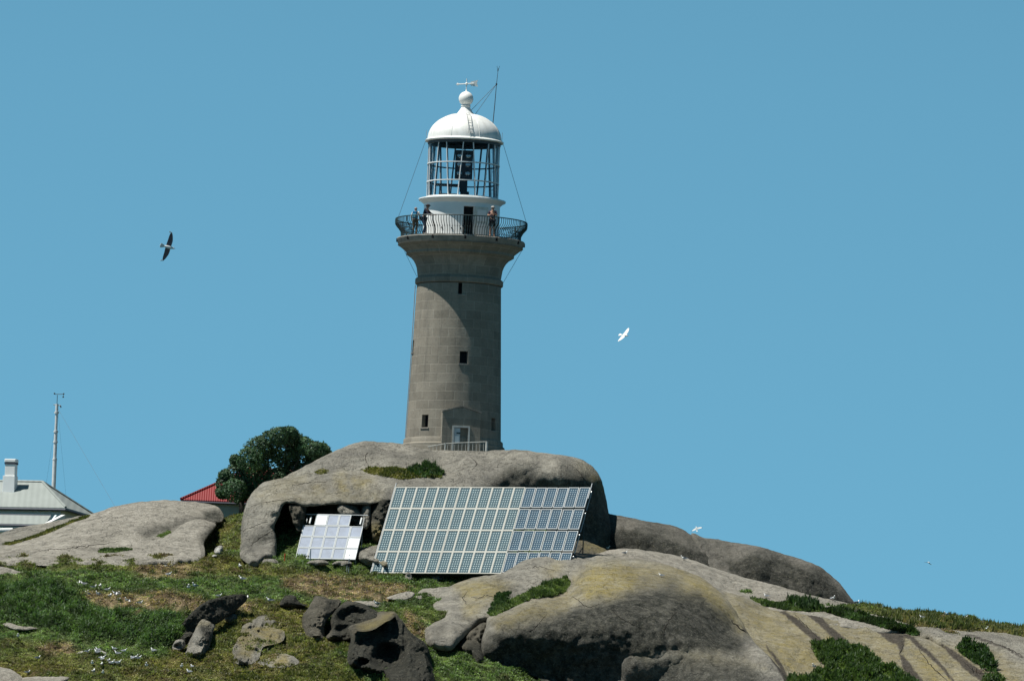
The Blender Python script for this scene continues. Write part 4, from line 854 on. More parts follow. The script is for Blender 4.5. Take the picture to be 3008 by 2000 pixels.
# dome
def dome_mat():
    m = NT('dome_paint'); v = m.coord(); g = m.n('ShaderNodeTexCoord')
    m.base(m.mix(m.ramp(m.noise(m.coord(scale=(1, 1, .3)), 2.4, 6, .7), .4, .75), (.82, .81, .77), (.62, .61, .56)), .5, .4); m.bump(m.noise(v, 2, 4), .2, .05); return m.m
M_DOME = dome_mat()
dp = [(2.0, 17.42), (2.22, 17.44), (2.24, 17.50), (2.16, 17.56), (2.10, 17.60)]
for i in range(1, 15):
    t = math.pi/2*i/16; dp.append((.1+2.0*math.cos(t), 17.60+1.50*math.sin(t)))
dp += [(.50, 19.08), (.42, 19.17), (.32, 19.32), (.25, 19.44)]
dome = lathe_part('dome', dp, M_DOME, smooth=50)
for k in range(8):
    th = 24+k*45; s_ = MB(); s_.tube([P3(th, .1+2.0*math.cos(math.pi/2*i/16)+.004, 17.60+1.50*math.sin(math.pi/2*i/16)) for i in range(0, 14)], .014, 5); s_.build('seam', M_DOME, dome)
vent = lathe_part('ventilator', [(.25, 19.42), (.25, 19.50), (.28, 19.51), (.28, 19.55), (.235, 19.57)]+[(.415*math.cos(a), 19.95+.415*math.sin(a)) for a in np.linspace(-.95, 1.35, 14)]+[(.05, 20.38), (.025, 20.50)], M_DOME, smooth=50, n=40)
# dome ladder
def dsurf(th, t, d=.09): return P3(th, .1+(2.0+d)*math.cos(t), 17.60+(1.5+d)*math.sin(t))
ld = MB(); n_ = 9
for s in (-1, 1): ld.tube([dsurf(8+s*(2.6+5*(i/10)**2.2), .10+1.20*i/10) for i in range(11)], .018, 5)
for i in range(n_): t = .16+1.05*i/n_; w = 2.6+5*((t-.1)/1.2)**2.2; ld.tube([dsurf(8-w, t), dsurf(8+w, t)], .014, 5)
ld.build('dome_ladder', simple('weathered_white_iron', (.48, .48, .46), .6), LH)
# vane
vn_ = MB(); vn_.tube([(0, 0, 20.40), (0, 0, 21.10)], .026, 6); vo = vn_.build('weather_vane', M_WHITE, LH)
ar = MB(); ar.tube([(-.50, 0, 20.76), (.42, 0, 20.84)], .035, 6); ar.sphere((0, 0, 20.80), .085, 10, 8)
ar.sphere((-.50, 0, 20.76), .07, 8, 6, (1, .5, 1)); ar.prism([(-.62, -.01, 20.75), (-.46, -.01, 20.84), (-.46, -.01, 20.69)], (0, .02, 0))
ar.prism([(.26, -.012, 20.95), (.66, -.012, 21.04), (.58, -.012, 20.87), (.66, -.012, 20.66), (.26, -.012, 20.70), (.18, -.012, 20.82)], (0, .024, 0)); ar.build('vane_arrow', M_WHITE, vo)
for th in (-88, 80): MB().tube([P3(th, 2.16, 17.55), P3(th, 2.17, 18.05)], .012, 5).build('lightning_rod', M_STEEL, LH)
# lamp
lp = MB(); lc = (.02, -.05)
lp.box((lc[0], lc[1], 16.18), (1.0, .34, 1.62)); lp.box((lc[0]+.02, lc[1], 15.0), (.44, .4, .75)); lp.box((lc[0]+.1, lc[1], 14.42), (.5, .45, .42))
lamp = lp.build('lamp', simple('lamp_housing', (.03, .035, .045), .5), LH, bevel=.02)
M_REF = NT('lamp_reflector').base((.35, .38, .40), .25, .5, .8).m
for ix in range(2):
    for iz in range(3):
        q = MB(); c = (lc[0]-.24+.48*ix, lc[1]-.17, 15.68+.5*iz); q.sphere(c, .15, 14, 8, (1, .3, 1)); q.build('beam_lens', M_REF, lamp, 50)
tb = MB(); tb.box((-.85, .1, 15.0), (1.4, .8, .08)); tb.tube([(-1.3, 0, 14.25), (-1.3, 0, 15.0)], .035); tb.tube([(-.75, -.2, 14.25), (-.75, -.2, 15.0)], .03); tb.box((-.8, .1, 14.5), (1.1, .05, .05))
tb.build('lamp_stand', simple('stand_paint', (.03, .05, .06), .6), lamp)
# gallery railing
def rail_pt(th, t):   # t 0 foot .. 1 top
    rr = 3.40+.02*t+.33*smooth((t-.32)/.46); rr = rr-(.02 if t > .96 else 0)
    return P3(th, float(rr), 11.85+1.10*t)
RL = MB(); RL.tube([rail_pt(a, 1.0) for a in np.arange(-180, 181, 3)], .032, 6, False)
RLo = RL.build('gallery_railing', M_IRON, LH, 50)
MB().tube([rail_pt(a, .04) for a in np.arange(-180, 181, 3)], .022, 5, False).build('bottom_rail', M_IRON, RLo, 50)
def baluster(th, mb):
    mb.tube([rail_pt(th, t) for t in (0, .15, .32, .42, .52, .62, .74, .86, .95, 1.0)], .0175, 4); mb.sphere(rail_pt(th, .46), .04, 6, 4, (1, 1, .8))
th = -118.8
rest = MB()
NB = 150
for k in range(NB):
    th = -180+(k+.5)*360/NB
    if abs(th) <= 119.9: b = MB(); baluster(th, b); b.build('baluster', M_IRON, RLo)
    else: baluster(th, rest)
tag(rest.build('balusters', M_IRON, RLo), kind='stuff')
for k in range(12):
    a = k*30+4; MB().tube([rail_pt(a, 0), rail_pt(a, .3), rail_pt(a, .5), rail_pt(a, .7), rail_pt(a, 1)], .03, 6).build('railing_post', M_IRON, RLo)
    MB().box(P3(a, 3.62, 11.72), (.09, .09, .2), R(a)).build('post_bracket', M_DARK, RLo)
# stays and antenna
for p in ([P3(-89, 2.2, 17.48), P3(-86, 3.62, 12.95)], [P3(86, 2.22, 17.4), P3(80, 3.75, 12.92)], [P3(-82, 3.2, 11.1), P3(-86, 2.42, 9.7)], [P3(86, 3.5, 11.4), P3(84, 2.5, 9.5)]):
    MB().tube(p, .011, 5).build('stay_cable', M_WIRE, LH)
dr = MB(); dr.tube([P3(-83, 2.50, 9.2), P3(-83, r_shaft(5)+.06, 5), P3(-83, 2.75, .5)], .025, 5); dr.build('down_cable', M_STEEL, LH)
AN = thing('antenna', 'tall thin whip antenna rising from the right side of the lighthouse dome', 'antenna', (1.55, .1, 18.15))
def al(p): return Vector(p)-Vector((1.55, .1, 18.15))
MB().tube([al((1.55, .1, 18.15)), al((1.64, .1, 19.6)), al((1.70, .1, 20.85)), al((1.77, .1, 21.78))], [.03, .026, .02, .012], 6).build('mast', M_WIRE, AN)
ae = MB()
for dx in (-.07, .08): ae.tube([al((1.75, .1, 21.55)), al((1.76+dx, .1, 21.90))], .01, 4)
ae.box(al((1.70, .1, 20.85)), (.09, .06, .1)); ae.build('aerial_tip', M_WIRE, AN)
for q in ((.32, -.05, 19.3), (.55, -.1, 19.06)): MB().tube([al((1.70, .1, 20.85)), al(q)], .012, 4).build('stay_wire', M_WIRE, AN)

# white railing by the tower door
RG = thing('safety_railing', 'white metal railing on the rock below the lighthouse door', 'railing', tuple(at(1345, 1322, -4.0)))
rl = Vector(RG.location)
def rp(px, py, Y=-4.0): return Vector(at(px, py, Y))-rl
tops = [(1256, 1312), (1285, 1306.5), (1308, 1302.5), (1340, 1300.5), (1380, 1299), (1426, 1297)]
def top_y(x): return np.interp(x, [t[0] for t in tops], [t[1] for t in tops])
MB().tube([rp(x, y) for x, y in tops], .022, 6).build('handrail', M_AGED, RG)
for x in np.arange(1262, 1424, 10.6):
    if abs(x-1308) < 4: continue
    p = rp(x, top_y(x)); MB().tube([p, p-Vector((0, 0, .95))], .012, 5).build('baluster', M_AGED, RG)
for x, r in ((1308, .035), (1430, .07)): p = rp(x, top_y(x)-1); MB().tube([p, p-Vector((0, 0, 1.1))], r, 8).build('post', M_AGED, RG)
# ------------------------------------------------------------------ solar arrays
def level_pt(px, py, z):
    """point on the sight line of a photo pixel at height z near the site"""
    d = ray(px, py); t = (z-CAM[2])/d[2]; return CAM+d*t
def cell_mat(name, cell, gap, nx_, ny_, rad, rough, poly=False, spec=.5):
    m = NT(name); u = m.n('ShaderNodeUVMap', uv_map='UVMap'); sp = m.n('ShaderNodeSeparateXYZ'); m.l(u.outputs[0], sp.inputs[0])
    fx = m.math('ABSOLUTE', m.math('SUBTRACT', m.math('FRACT', m.math('MULTIPLY', sp.outputs[0], nx_)), .5)); fy = m.math('ABSOLUTE', m.math('SUBTRACT', m.math('FRACT', m.math('MULTIPLY', sp.outputs[1], ny_)), .5))
    if poly: d = m.math('MAXIMUM', fx, fy)
    else: d = m.math('SQRT', m.math('ADD', m.math('MULTIPLY', fx, fx), m.math('MULTIPLY', fy, fy)))
    f = m.ramp(d, rad-.02, rad+.02)
    c = m.mix(m.ramp(m.noise(m.coord(), 3, 4), .35, .65), cell, tuple(x*1.35 for x in cell))
    m.base(m.mix(f, c, gap), rough, spec); m.b.inputs['Coat Weight'].default_value = .0
    return m.m
M_CELL = cell_mat('solar_cells', (.030, .066, .082), (.42, .50, .49), 4, 9, .52, .6, spec=.12)
M_CELLB = cell_mat('blue_solar_cells', (.016, .048, .078), (.40, .48, .50), 4, 9, .54, .6, spec=.1)
M_CELLS = cell_mat('silvery_solar_cells', (.15, .185, .25), (.22, .25, .31), 6, 6, .47, .5, True, .3)
M_CELLW = cell_mat('painted_glint_solar_cells', (.5, .53, .60), (.6, .62, .65), 6, 6, .47, .35, True, .8)  # pale cell colour paints a sun glint on a few panels
M_FRAME = simple('cream_aluminium_frame', (.42, .41, .36), .6, .25, .05)
M_FRAMES = simple('silver_aluminium_frame', (.42, .44, .44), .55, .3, .04)
def panel(parent, o, e, g, n, w, h, fw, mat, fmat, label=None):
    """o top left corner, e right unit, g down unit, n normal (all in parent frame)"""
    me = bpy.data.meshes.new('solar_panel'); q = [o+e*fw+g*fw, o+e*(w-fw)+g*fw, o+e*(w-fw)+g*(h-fw), o+e*fw+g*(h-fw)]
    v = [p+n*.03 for p in q]+[p-n*.01 for p in q]
    me.from_pydata([tuple(p) for p in v], [], [(3, 2, 1, 0), (4, 5, 6, 7), (0, 1, 5, 4), (1, 2, 6, 5), (2, 3, 7, 6), (3, 0, 4, 7)]); me.materials.append(mat)
    uv = me.uv_layers.new(name='UVMap'); uvs = {0: (0, 1), 1: (1, 1), 2: (1, 0), 3: (0, 0)}
    for li in range(4): uv.data[li].uv = uvs[me.loops[li].vertex_index]
    po = link_mesh('solar_panel', me, parent)
    if label: po['label'] = label
    f = MB()
    for a0, a1, b0, b1 in ((0, w, 0, fw), (0, w, h-fw, h), (0, fw, fw, h-fw), (w-fw, w, fw, h-fw)):
        p = [o+e*a0+g*b0, o+e*a1+g*b0, o+e*a1+g*b1, o+e*a0+g*b1]; f.prism([x-n*.02 for x in p], n*.07)
    f.build('frame', fmat, po)
    return po
def array_axes(psi, tilt):
    e = Vector((math.cos(R(psi)), -math.sin(R(psi)), 0)); f = Vector((-math.sin(R(psi)), -math.cos(R(psi)), 0))
    g = f*math.cos(R(tilt))+Vector((0, 0, -math.sin(R(tilt)))); n = f*math.sin(R(tilt))+Vector((0, 0, math.cos(R(tilt)))); return e, g, n
# large array: 18 columns, 4 rows
PSI, TILT = 24.0, 60.0
e, g, n = array_axes(PSI, TILT)
TL = Vector(at(1163, 1431, -14.8)); WW = 11.78; HH = 5.80
cw = (1095-1060+1733-1163)  # unused guard
tlx, tly = project(TL); trx, try_ = project(TL+e*WW); blx, bly = project(TL+g*HH)
print('BIGARRAY', (trx, try_), 'want 1731,1432', (blx, bly), 'want 1094,1680')
BA = thing('solar_array', 'large tilted solar array of seventy two panels in front of the big boulder', 'solar panels', tuple(TL+g*HH))
o0 = TL-Vector(BA.location)
cw = WW/18; rh = HH/4
for i in range(18):
    for j in range(4):
        blue = i >= 12; wd = cw-(.0 if not blue else .05); hd = rh-(0 if not blue else .12)
        off = .012*(i//6)
        jit = Vector((0, 0, 0)) if not blue else n*random.uniform(-.01, .03)
        o = o0+e*(i*cw+(.02 if blue else 0)+off)+g*(j*rh+(.03 if blue else 0))+jit
        panel(BA, o, e, g, n, wd, hd, .052 if not blue else .036, M_CELLB if blue else M_CELL, M_FRAME if not blue else M_FRAMES)
fr = MB()
for j in range(5): p = o0+g*(min(j*rh, HH-.05))-n*.10; fr.prism([p-e*.05, p+e*(WW+.1), p+e*(WW+.1)+g*.06, p-e*.05+g*.06], -n*.08)
fr.build('cross_rails', M_DARK, BA)
for x in (0, 6, 12, 18):
    p = o0+e*(x*cw+.01)-n*.19-g*0; q = o0+e*(x*cw+.01)-n*.19+g*HH
    MB().tube([p, q], .04, 6).build('support_beam', M_STEEL, BA)
for x in (0, 18):   # bright posts standing proud of the top corners
    p = o0+e*(x*cw+(.03 if x else -.03))+n*.03; MB().tube([p-g*.26, p+g*(.75 if x else 5.9)], .03, 6).build('edge_post', M_FRAMES, BA)
Lz = Vector(BA.location)
for x in (.6, 3.1, 6, 9, 12, 15, 17.6):
    for back in (0, 1):
        p = o0+e*(x*cw)-n*.2+g*(HH*(.93 if not back else .12)); wp = p+Lz
        gz = float(gz_mesh(np.array([wp.x]), np.array([wp.y]))[0])
        h = max(.4, wp.z-gz+.3); MB().tube([p, p-Vector((0, 0, h))], .035, 6).build('leg', M_IRON, BA)
    pf = o0+e*(x*cw)-n*.2+g*(HH*.93); pb = o0+e*(x*cw)-n*.2+g*(HH*.12)
    MB().tube([pf-Vector((0, 0, .2)), pb-Vector((0, 0, min(2.6, (pb-pf).z+.0)))], .025, 5).build('brace', M_IRON, BA)
# small array
e, g, n = array_axes(14.0, 53.5)
TL = Vector(at(891, 1544, -13.9)); WW, HH = 3.45, 2.45
a_ = project(TL+e*WW); b_ = project(TL+g*HH); print('SMALL', a_, 'want 1067,1545', b_, 'want 865,1642')
SA = thing('solar_array', 'small tilted solar array of silvery panels, some with a painted glint, in the cave mouth', 'solar panels', tuple(TL+g*HH))
o0 = TL-Vector(SA.location); cw = WW/5; rh = HH/3
for j in range(3):
    for i in range(5):
        w_ = i == 4 and j >= 1; nn = n+e*random.uniform(-.012, .012)+g*random.uniform(-.01, .01)
        panel(SA, o0+e*(i*cw)+g*(j*rh), e, g, n, cw-.012, rh-.02, .05, M_CELLW if w_ else M_CELLS, M_FRAMES)
for i in range(3):
    panel(SA, o0+e*(cw*.98+i*cw*.97-.05)-g*.83, e, g, n, cw*.97-.01, .80, .05, M_CELLW if i == 0 else M_CELLS, M_FRAMES)
rb = MB(); p = o0-g*.86-e*.02; rb.tube([p+e*.05, p+e*(WW+.12)], .028, 6)
rb.build('top_rail', M_FRAMES, SA)
for x in (.33, WW-.22): p = o0+e*x; MB().tube([p-g*.66, p-g*.18], .05, 8).build('white_tube', M_WHITE, SA)
bb = MB()
for x in (.1, cw*2, WW-.1): p = o0+e*x-n*.06; bb.prism([p-g*.8-e*.03, p-g*.8+e*.03, p+g*HH+e*.03, p+g*HH-e*.03], -n*.05)
bb.build('back_frame', M_IRON, SA)
for x in (.15, 1.3, 2.4, 3.4):
    for q in (.95, .1):
        p = o0+e*x-n*.1+g*(HH*q); MB().tube([p, p-Vector((0, 0, .45 if q > .5 else 1.9))], .025, 6).build('leg', M_STEEL, SA)

def post_thing(name, label, cat, px, pyb, pyt, r, Y=None, mat=M_STEEL, extra=None):
    Yb = ground_Y(px, pyb) if Y is None else Y; b = Vector(at(px, pyb, Yb)); t = thing(name, label, cat, tuple(b)); h = (pyb-pyt)/52
    MB().tube([(0, 0, -.3), (0, 0, h)], r, 8).build('pole', mat, t)
    if extra: extra(t, h)
    return t
def ex1(t, h):
    MB().box((0.03, 0, h*.42), (.17, .12, .2)).build('instrument_box', M_DARK, t, bevel=.01)
    MB().tube([(-.12, 0, -.3), (-.10, 0, h*.4)], .018, 6).build('side_pole', M_STEEL, t); MB().tube([(-.06, 0, h), (.06, 0, h)], .03, 6).build('sensor', M_STEEL, t)
post_thing('instrument_post', 'thin steel post carrying a small dark box, in front of the small solar array', 'post', 1024, 1682, 1629, .022, extra=ex1)
post_thing('marker_post', 'thin blue grey pole in front of the left half of the small solar array', 'post', 911, 1652, 1612, .03, mat=simple('blue_grey_paint', (.18, .24, .28), .6), extra=lambda t, h: MB().sphere((0, 0, h), .035, 8, 6).build('cap', M_STEEL, t))
post_thing('marker_post', 'short orange marker peg at the cave leg, left of the small solar array', 'post', 836, 1648, 1626, .025, mat=simple('orange_paint', (.5, .08, .02), .5), extra=lambda t, h: MB().box((0, 0, h*.9), (.09, .03, .12)).build('flag', simple('orange_flag', (.55, .09, .02), .5), t))

# ------------------------------------------------------------------ houses
def metal_roof(name, c, sc, bmp=.5):
    m = NT(name); w = m.n('ShaderNodeTexWave', wave_type='BANDS', bands_direction='X', wave_profile='SIN'); w.inputs['Scale'].default_value = sc; v = m.coord(); m.l(v, w.inputs[0])
    f = m.ramp(m.noise(v, .8, 6, .7), .35, .65)
    m.base(m.mix(m.math('MULTIPLY', w.outputs[1], .16), m.mix(f, tuple(x*.88 for x in c), c), tuple(x*.6 for x in c)), .55, .4); m.bump(w.outputs[1], bmp, .04); return m.m
M_GREYROOF = metal_roof('grey_green_metal_roof', (.30, .325, .30), .9, .2)
M_REDROOF = metal_roof('red_corrugated_roof', (.235, .024, .024), 2.4)
M_WALLW = simple('pale_render', (.62, .66, .67), .8, .2, .06)
M_WALLB = simple('blue_grey_render', (.36, .42, .44), .85, .2, .06)
M_GUT = simple('dark_gutter', (.05, .055, .075), .6)
def hip_house(root, corner, yaw, Lx, Ly, zr, zw, roofm, wallm, over=.35, eave=.14, ridge_in=None):
    """corner = near right eave corner (world); box runs Lx to the left and Ly back; yaw rotates about the corner"""
    Rm = Matrix.Rotation(R(yaw), 3, 'Z'); c = Vector(corner); L0 = Vector(root.location)
    def q(x, y, z): return Rm @ Vector((x, y, 0))+c-L0+Vector((0, 0, z))
    ri = ridge_in or Ly/2
    e_ = [q(-Lx, 0, 0), q(0, 0, 0), q(0, Ly, 0), q(-Lx, Ly, 0)]; r1, r2 = q(-Lx+ri, Ly/2, zr), q(-ri, Ly/2, zr)
    rf = MB(); t = Vector((0, 0, -.08))
    rf.add(e_+[r1, r2]+[p+t for p in e_], [(0, 1, 5, 4), (1, 2, 5), (2, 3, 4, 5), (3, 0, 4), (6, 9, 8, 7), (0, 6, 7, 1), (1, 7, 8, 2), (2, 8, 9, 3), (3, 9, 6, 0)])
    ro = rf.build('roof', roofm, root)
    cp_ = MB()
    for a, b in ((r1, r2), (e_[1], r2), (e_[2], r2), (e_[0], r1), (e_[3], r1)): cp_.tube([a+Vector((0, 0, .03)), b+Vector((0, 0, .03))], .07, 6)
    cp_.build('ridge_cap', roofm, ro)
    gt = MB()
    for a, b in ((0, 1), (1, 2)): gt.tube([e_[a]+Vector((0, 0, -.13)), e_[b]+Vector((0, 0, -.13))], .075, 6)
    gt.build('gutter', M_GUT, root)
    wl = MB(); o = over
    w4 = [q(-Lx+o, o, -.08), q(-o, o, -.08), q(-o, Ly-o, -.08), q(-Lx+o, Ly-o, -.08)]
    wl.prism(w4, (0, 0, -zw)); wl.build('wall', wallm, root)
    return q
hc = at(193, 1490.5, 5.5)
WH = thing('white_house', 'white house with a grey green hipped roof and chimney, cut by the left edge', 'house', (float(hc[0])-4, float(hc[1])+2, float(hc[2])-3))
q = hip_house(WH, hc, -15, 11, 6.3, 1.70, 3.0, M_GREYROOF, M_WALLW, .40, ridge_in=2.4)
# chimney
cc_ = Vector(at(29, 1436, 8.6))-Vector(WH.location)
ch = MB(); Rz = R(-15)
ch.box(cc_+Vector((0, 0, .25)), (.72, .62, 1.0), Rz); ch.box(cc_+Vector((0.03, 0, 1.05)), (.60, .52, .9), Rz); co = ch.build('chimney', M_WHITE, WH, bevel=.02)
MB().box(cc_+Vector((0.03, 0, 1.46)), (.66, .58, .10), Rz).build('chimney_band', M_GUT, co)
MB().box(cc_+Vector((0.03, 0, 1.62)), (.68, .60, .20), Rz).build('chimney_cap', M_WHITE, co, bevel=.04)
# verandah in front, lower
vq = Vector(at(150, 1513, 2.0))-Vector(WH.location); ev = Matrix.Rotation(R(-13), 3, 'Z')
def vv_(x, y, z): return ev @ Vector((x, y, 0))+vq+Vector((0, 0, z))
v_ = MB(); v_.prism([vv_(-9, 0, 0), vv_(0, 0, 0), vv_(0, -1.3, -.62), vv_(-9, -1.3, -.62)], (0, 0, -.07)); vo_ = v_.build('verandah_roof', M_GREYROOF, WH)
g_ = MB(); g_.tube([vv_(-9, -1.32, -.72), vv_(0, -1.32, -.72)], .07, 6); g_.tube([vv_(-9, 0, -.02), vv_(0, 0, -.02)], .06, 6); g_.build('gutter', M_GUT, vo_)
w_ = MB(); w_.prism([vv_(-9, -1.0, -.8), vv_(-.1, -1.0, -.8), vv_(-.1, -.9, -.8), vv_(-9, -.9, -.8)], (0, 0, -1.6)); w_.build('verandah_wall', M_WALLW, WH)
pr = MB(); pr.prism([vv_(0.0, -1.35, -.55), vv_(0.35, .95, .12), vv_(.35, .95, -.08), vv_(0, -1.35, -.78)], ev @ Vector((.22, 0, 0))); pr.build('gable_board', M_WHITE, WH)
pw = MB(); pw.prism([vv_(.03, -1.35, -.86), vv_(.03, .75, .08), vv_(.03, .75, -2.6), vv_(.03, -1.35, -2.6)], ev @ Vector((.10, 0, 0))); pw.build('gable_wall', M_WALLW, WH)
# white tank or ledge at far left
wt = MB(); c_ = Vector(at(8, 1556, 0)); wt.tube([c_-Vector((1.5, 0, .12)), c_+Vector((.55, 0, -.02)), c_+Vector((.68, 0, -.1))], [.16, .16, .08], 12)
o = wt.build('white_pipe', M_WHITE, None, 40); o.location = (0, 0, 0); tag(o, 'white rounded pipe end at the left edge, above the slab and below the white house', 'pipe')

rc = at(760, 1467, 3.0)
rc0 = at(530, 1465.5, 3.0)
RH = thing('red_roofed_house', 'blue grey walled house with a red corrugated hipped roof, half hidden by the tree', 'house', (float(rc0[0])+4, 5, float(rc[2])-2.2))
L_ = 10.0; yw = 2.4
Rm = Matrix.Rotation(R(0), 3, 'Z')
hip_house(RH, (float(rc0[0])+L_, float(rc0[1])+.2, float(rc0[2])), 0, L_, 6.0, 2.1, 2.6, M_REDROOF, M_WALLB, .32, ridge_in=3.8)

# mast
mc = Vector(at(157, 1445, 13)); MT = thing('radio_mast', 'slim white guyed mast topped by a wind sensor, behind the white house', 'mast', tuple(mc))
H = 5.1
M_MAST = simple('mast_paint', (.62, .63, .62), .5)
MB().tube([(0, 0, -1.5), (0, 0, 1.9)], .125, 10).build('lower_tube', M_MAST, MT, 40); MB().tube([(0, 0, 1.9), (0, 0, 3.5)], .105, 10).build('middle_tube', M_MAST, MT, 40); MB().tube([(0, 0, 3.5), (0, 0, H)], .085, 10).build('upper_tube', M_MAST, MT, 40)
for z in (1.9, 3.5, 2.9, 4.6): MB().tube([(0, 0, z-.05), (0, 0, z+.05)], .14, 10).build('collar', M_MAST, MT, 40)
MB().tube([(-.2, 0, 5.05), (.22, 0, 5.02)], .03, 6).build('cross_arm', M_STEEL, MT); MB().tube([(.2, 0, 5.02), (.24, 0, 4.9)], .04, 6).build('lamp_bracket', M_WIRE, MT)
wv = MB(); wv.tube([(0, 0, H), (0, 0, 5.62)], .02, 6); wv.tube([(-.15, 0, 5.66), (.36, 0, 5.68)], .018, 5); wo_ = wv.build('wind_sensor', M_WIRE, MT)
cu = MB()
for p in ((-.17, 0, 5.70), (.36, .02, 5.70), (.34, 0, 5.52)): cu.sphere(p, .05, 8, 6)
cu.tube([(.35, 0, 5.5), (.35, 0, 5.72)], .012, 4); cu.build('wind_cup', M_WIRE, wo_)
for tgt in (at(352, 1490, 4), at(132, 1430, 18), at(196, 1450, 20)): MB().tube([(.05, 0, 4.85), Vector(tgt)-mc-Vector((0, 0, .4))], .007 if tgt[1] < 10 else .0035, 4).build('guy_wire', M_WIRE, MT)
# ------------------------------------------------------------------ leaves and grass
def leaf_mat(name, trans=.35, rough=.55, spec=.25):
    m = NT(name); c = m.attr('col', True); m.base(c, rough, spec)
    t = m.n('ShaderNodeBsdfTranslucent'); m.l(m.mix(1, c, (1.3, 1.5, .7), 'MULTIPLY'), t.inputs[0]); x = m.n('ShaderNodeMixShader'); x.inputs[0].default_value = trans
    m.l(m.b.outputs[0], x.inputs[1]); m.l(t.outputs[0], x.inputs[2]); m.l(x.outputs[0], m.out.inputs[0]); return m.m
M_LEAF = leaf_mat('grass_blades'); M_TREE = leaf_mat('glossy_leaves', .15, .55, .25)
def blades(P, H, C, k=5, w=.03, spread=.7, jitter=.06, up=.5):
    """k leaning triangular blades per point"""
    n = len(P); N = n*k; P = np.repeat(P, k, 0)+np.c_[RNG.normal(0, jitter, (N, 2)), np.zeros(N)]
    a = RNG.uniform(0, 2*np.pi, N); lean = RNG.uniform(.15, spread, N); h = np.repeat(H, k)*RNG.uniform(.55, 1.25, N)
    d = np.c_[np.cos(a)*lean, np.sin(a)*lean, np.full(N, up)+RNG.uniform(0, .5, N)]; d /= np.linalg.norm(d, axis=1)[:, None]
    b = a+np.pi/2+RNG.normal(0, .5, N); s = np.c_[np.cos(b), np.sin(b), RNG.normal(0, .25, N)]*w*RNG.uniform(.6, 1.4, N)[:, None]
    m = P+d*h[:, None]*.55; tip = P+d*h[:, None]+np.c_[np.zeros((N, 2)), -h*.12*lean]
    V = np.stack([P-s*.5, P+s*.5, m+s, tip, m-s], 1).reshape(-1, 3)
    i = np.arange(N)*5; F = np.concatenate([np.stack([i, i+1, i+2], 1), np.stack([i, i+2, i+4], 1), np.stack([i+4, i+2, i+3], 1)])
    cc = np.repeat(C, k, 0)*RNG.uniform(.7, 1.35, N)[:, None]; cc = np.clip(np.repeat(cc, 5, 0), .003, 1)
    return V, F, cc
def leafmesh(name, V, F, C, mat, label=None, cat=None, kind=None, parent=None, group=None):
    org = np.array([V[:, 0].mean(), V[:, 1].mean(), V[:, 2].min()]) if parent is None else np.array(parent.location)
    me = np_mesh(name, V-org, F, mat, False); set_col(me, C)
    o = link_mesh(name, me, parent, tuple(org) if parent is None else None)
    return tag(o, label, cat, group, kind)
# ground cover over the whole slope
n0 = 330000
X = RNG.uniform(-33, 33, n0); Yy = RNG.uniform(-52, 3, n0)
P = np.c_[X, Yy, gz_mesh(X, Yy)]
px, py = project(P); keep = (px > -80) & (px < 3090) & (py > 1440) & (py < 2060); P = P[keep]; px, py = px[keep], py[keep]
# drop what no rock leaves room for: points hidden well inside a boulder
CA = Vector(CAM)
kp = np.ones(len(P), bool)
for i in range(len(P)):
    v = Vector(P[i])-CA; L_ = v.length
    h = BVH.ray_cast(CA, v/L_, L_-.05)
    if h[0] is not None and L_-h[3] > .8: kp[i] = False
P = P[kp]
C, H, S_, B_ = growth(P)
mpatch = smooth(.55+fbm(P[:, :2], 1.6, 2, 31)*2.0)
P = P+np.c_[np.zeros((len(P), 2)), S_*RNG.uniform(0, .25, len(P))]
C = C*(.65+.6*mpatch)[:, None]*RNG.uniform(.8, 1.2, len(P))[:, None]
V, F, CC = blades(P, H*.85, C, 4, .025, 1.2, .06, .4)
print('GROUND TUFTS', len(P))
leafmesh('ground_cover', V, F, CC, M_LEAF, 'low green and olive scrub and grass covering the slope between the rocks', None, 'stuff')

def patch(name, label, poly, n, h, cols, w=.035, k=6, spread=.7, up=.8, kind='stuff', lift=0):
    """vegetation rooted on the rock or soil seen inside a polygon of photo pixels"""
    poly = np.array(poly, float); x0, y0 = poly.min(0); x1, y1 = poly.max(0); pts = []
    while len(pts) < n:
        q = np.c_[RNG.uniform(x0, x1, 400), RNG.uniform(y0, y1, 400)]
        pr_ = smooth(.75+1.5*fbm(q, .045, 2, 3)); q = q[soft(q, poly, 4) > RNG.uniform(.3, .8, 400)]
        pts.extend(q.tolist())
    out = []
    for a, b in pts[:n]:
        d = Vector(ray(a, b)).normalized(); hit = BVH.ray_cast(CA, d, 900)
        gy = ground_Y(a, b) if hit[0] is None else None
        p = hit[0] if hit[0] is not None else Vector(at(a, b, gy)); out.append(tuple(p))
    out = np.array(out); nn_ = fbm(out, 1.2, 3, 6)
    t = smooth(.5+1.6*nn_)[:, None]; C = np.array(cols[0])*(1-t)+np.array(cols[1])*t
    H = h*(.6+.6*t[:, 0])*RNG.uniform(.7, 1.2, n); out[:, 2] += lift*RNG.uniform(0, 1, n)*t[:, 0]-.02
    V, F, CC = blades(out, H, C, k, w, spread, .05, up)
    return leafmesh(name, V, F, CC, M_LEAF, label, None, kind)
GR = [(.16, .21, .075), (.06, .095, .035)]; OLV = [(.22, .20, .06), (.10, .11, .035)]; DG = [(.07, .12, .04), (.032, .062, .022)]
patch('grass_patch', 'olive grass and dark weeds on the ledge of the huge boulder below the tower', [(1062, 1380), (1090, 1374), (1160, 1376), (1215, 1378), (1255, 1368), (1300, 1388), (1296, 1404), (1240, 1402), (1180, 1408), (1120, 1398), (1080, 1390)], 1400, .16, OLV)
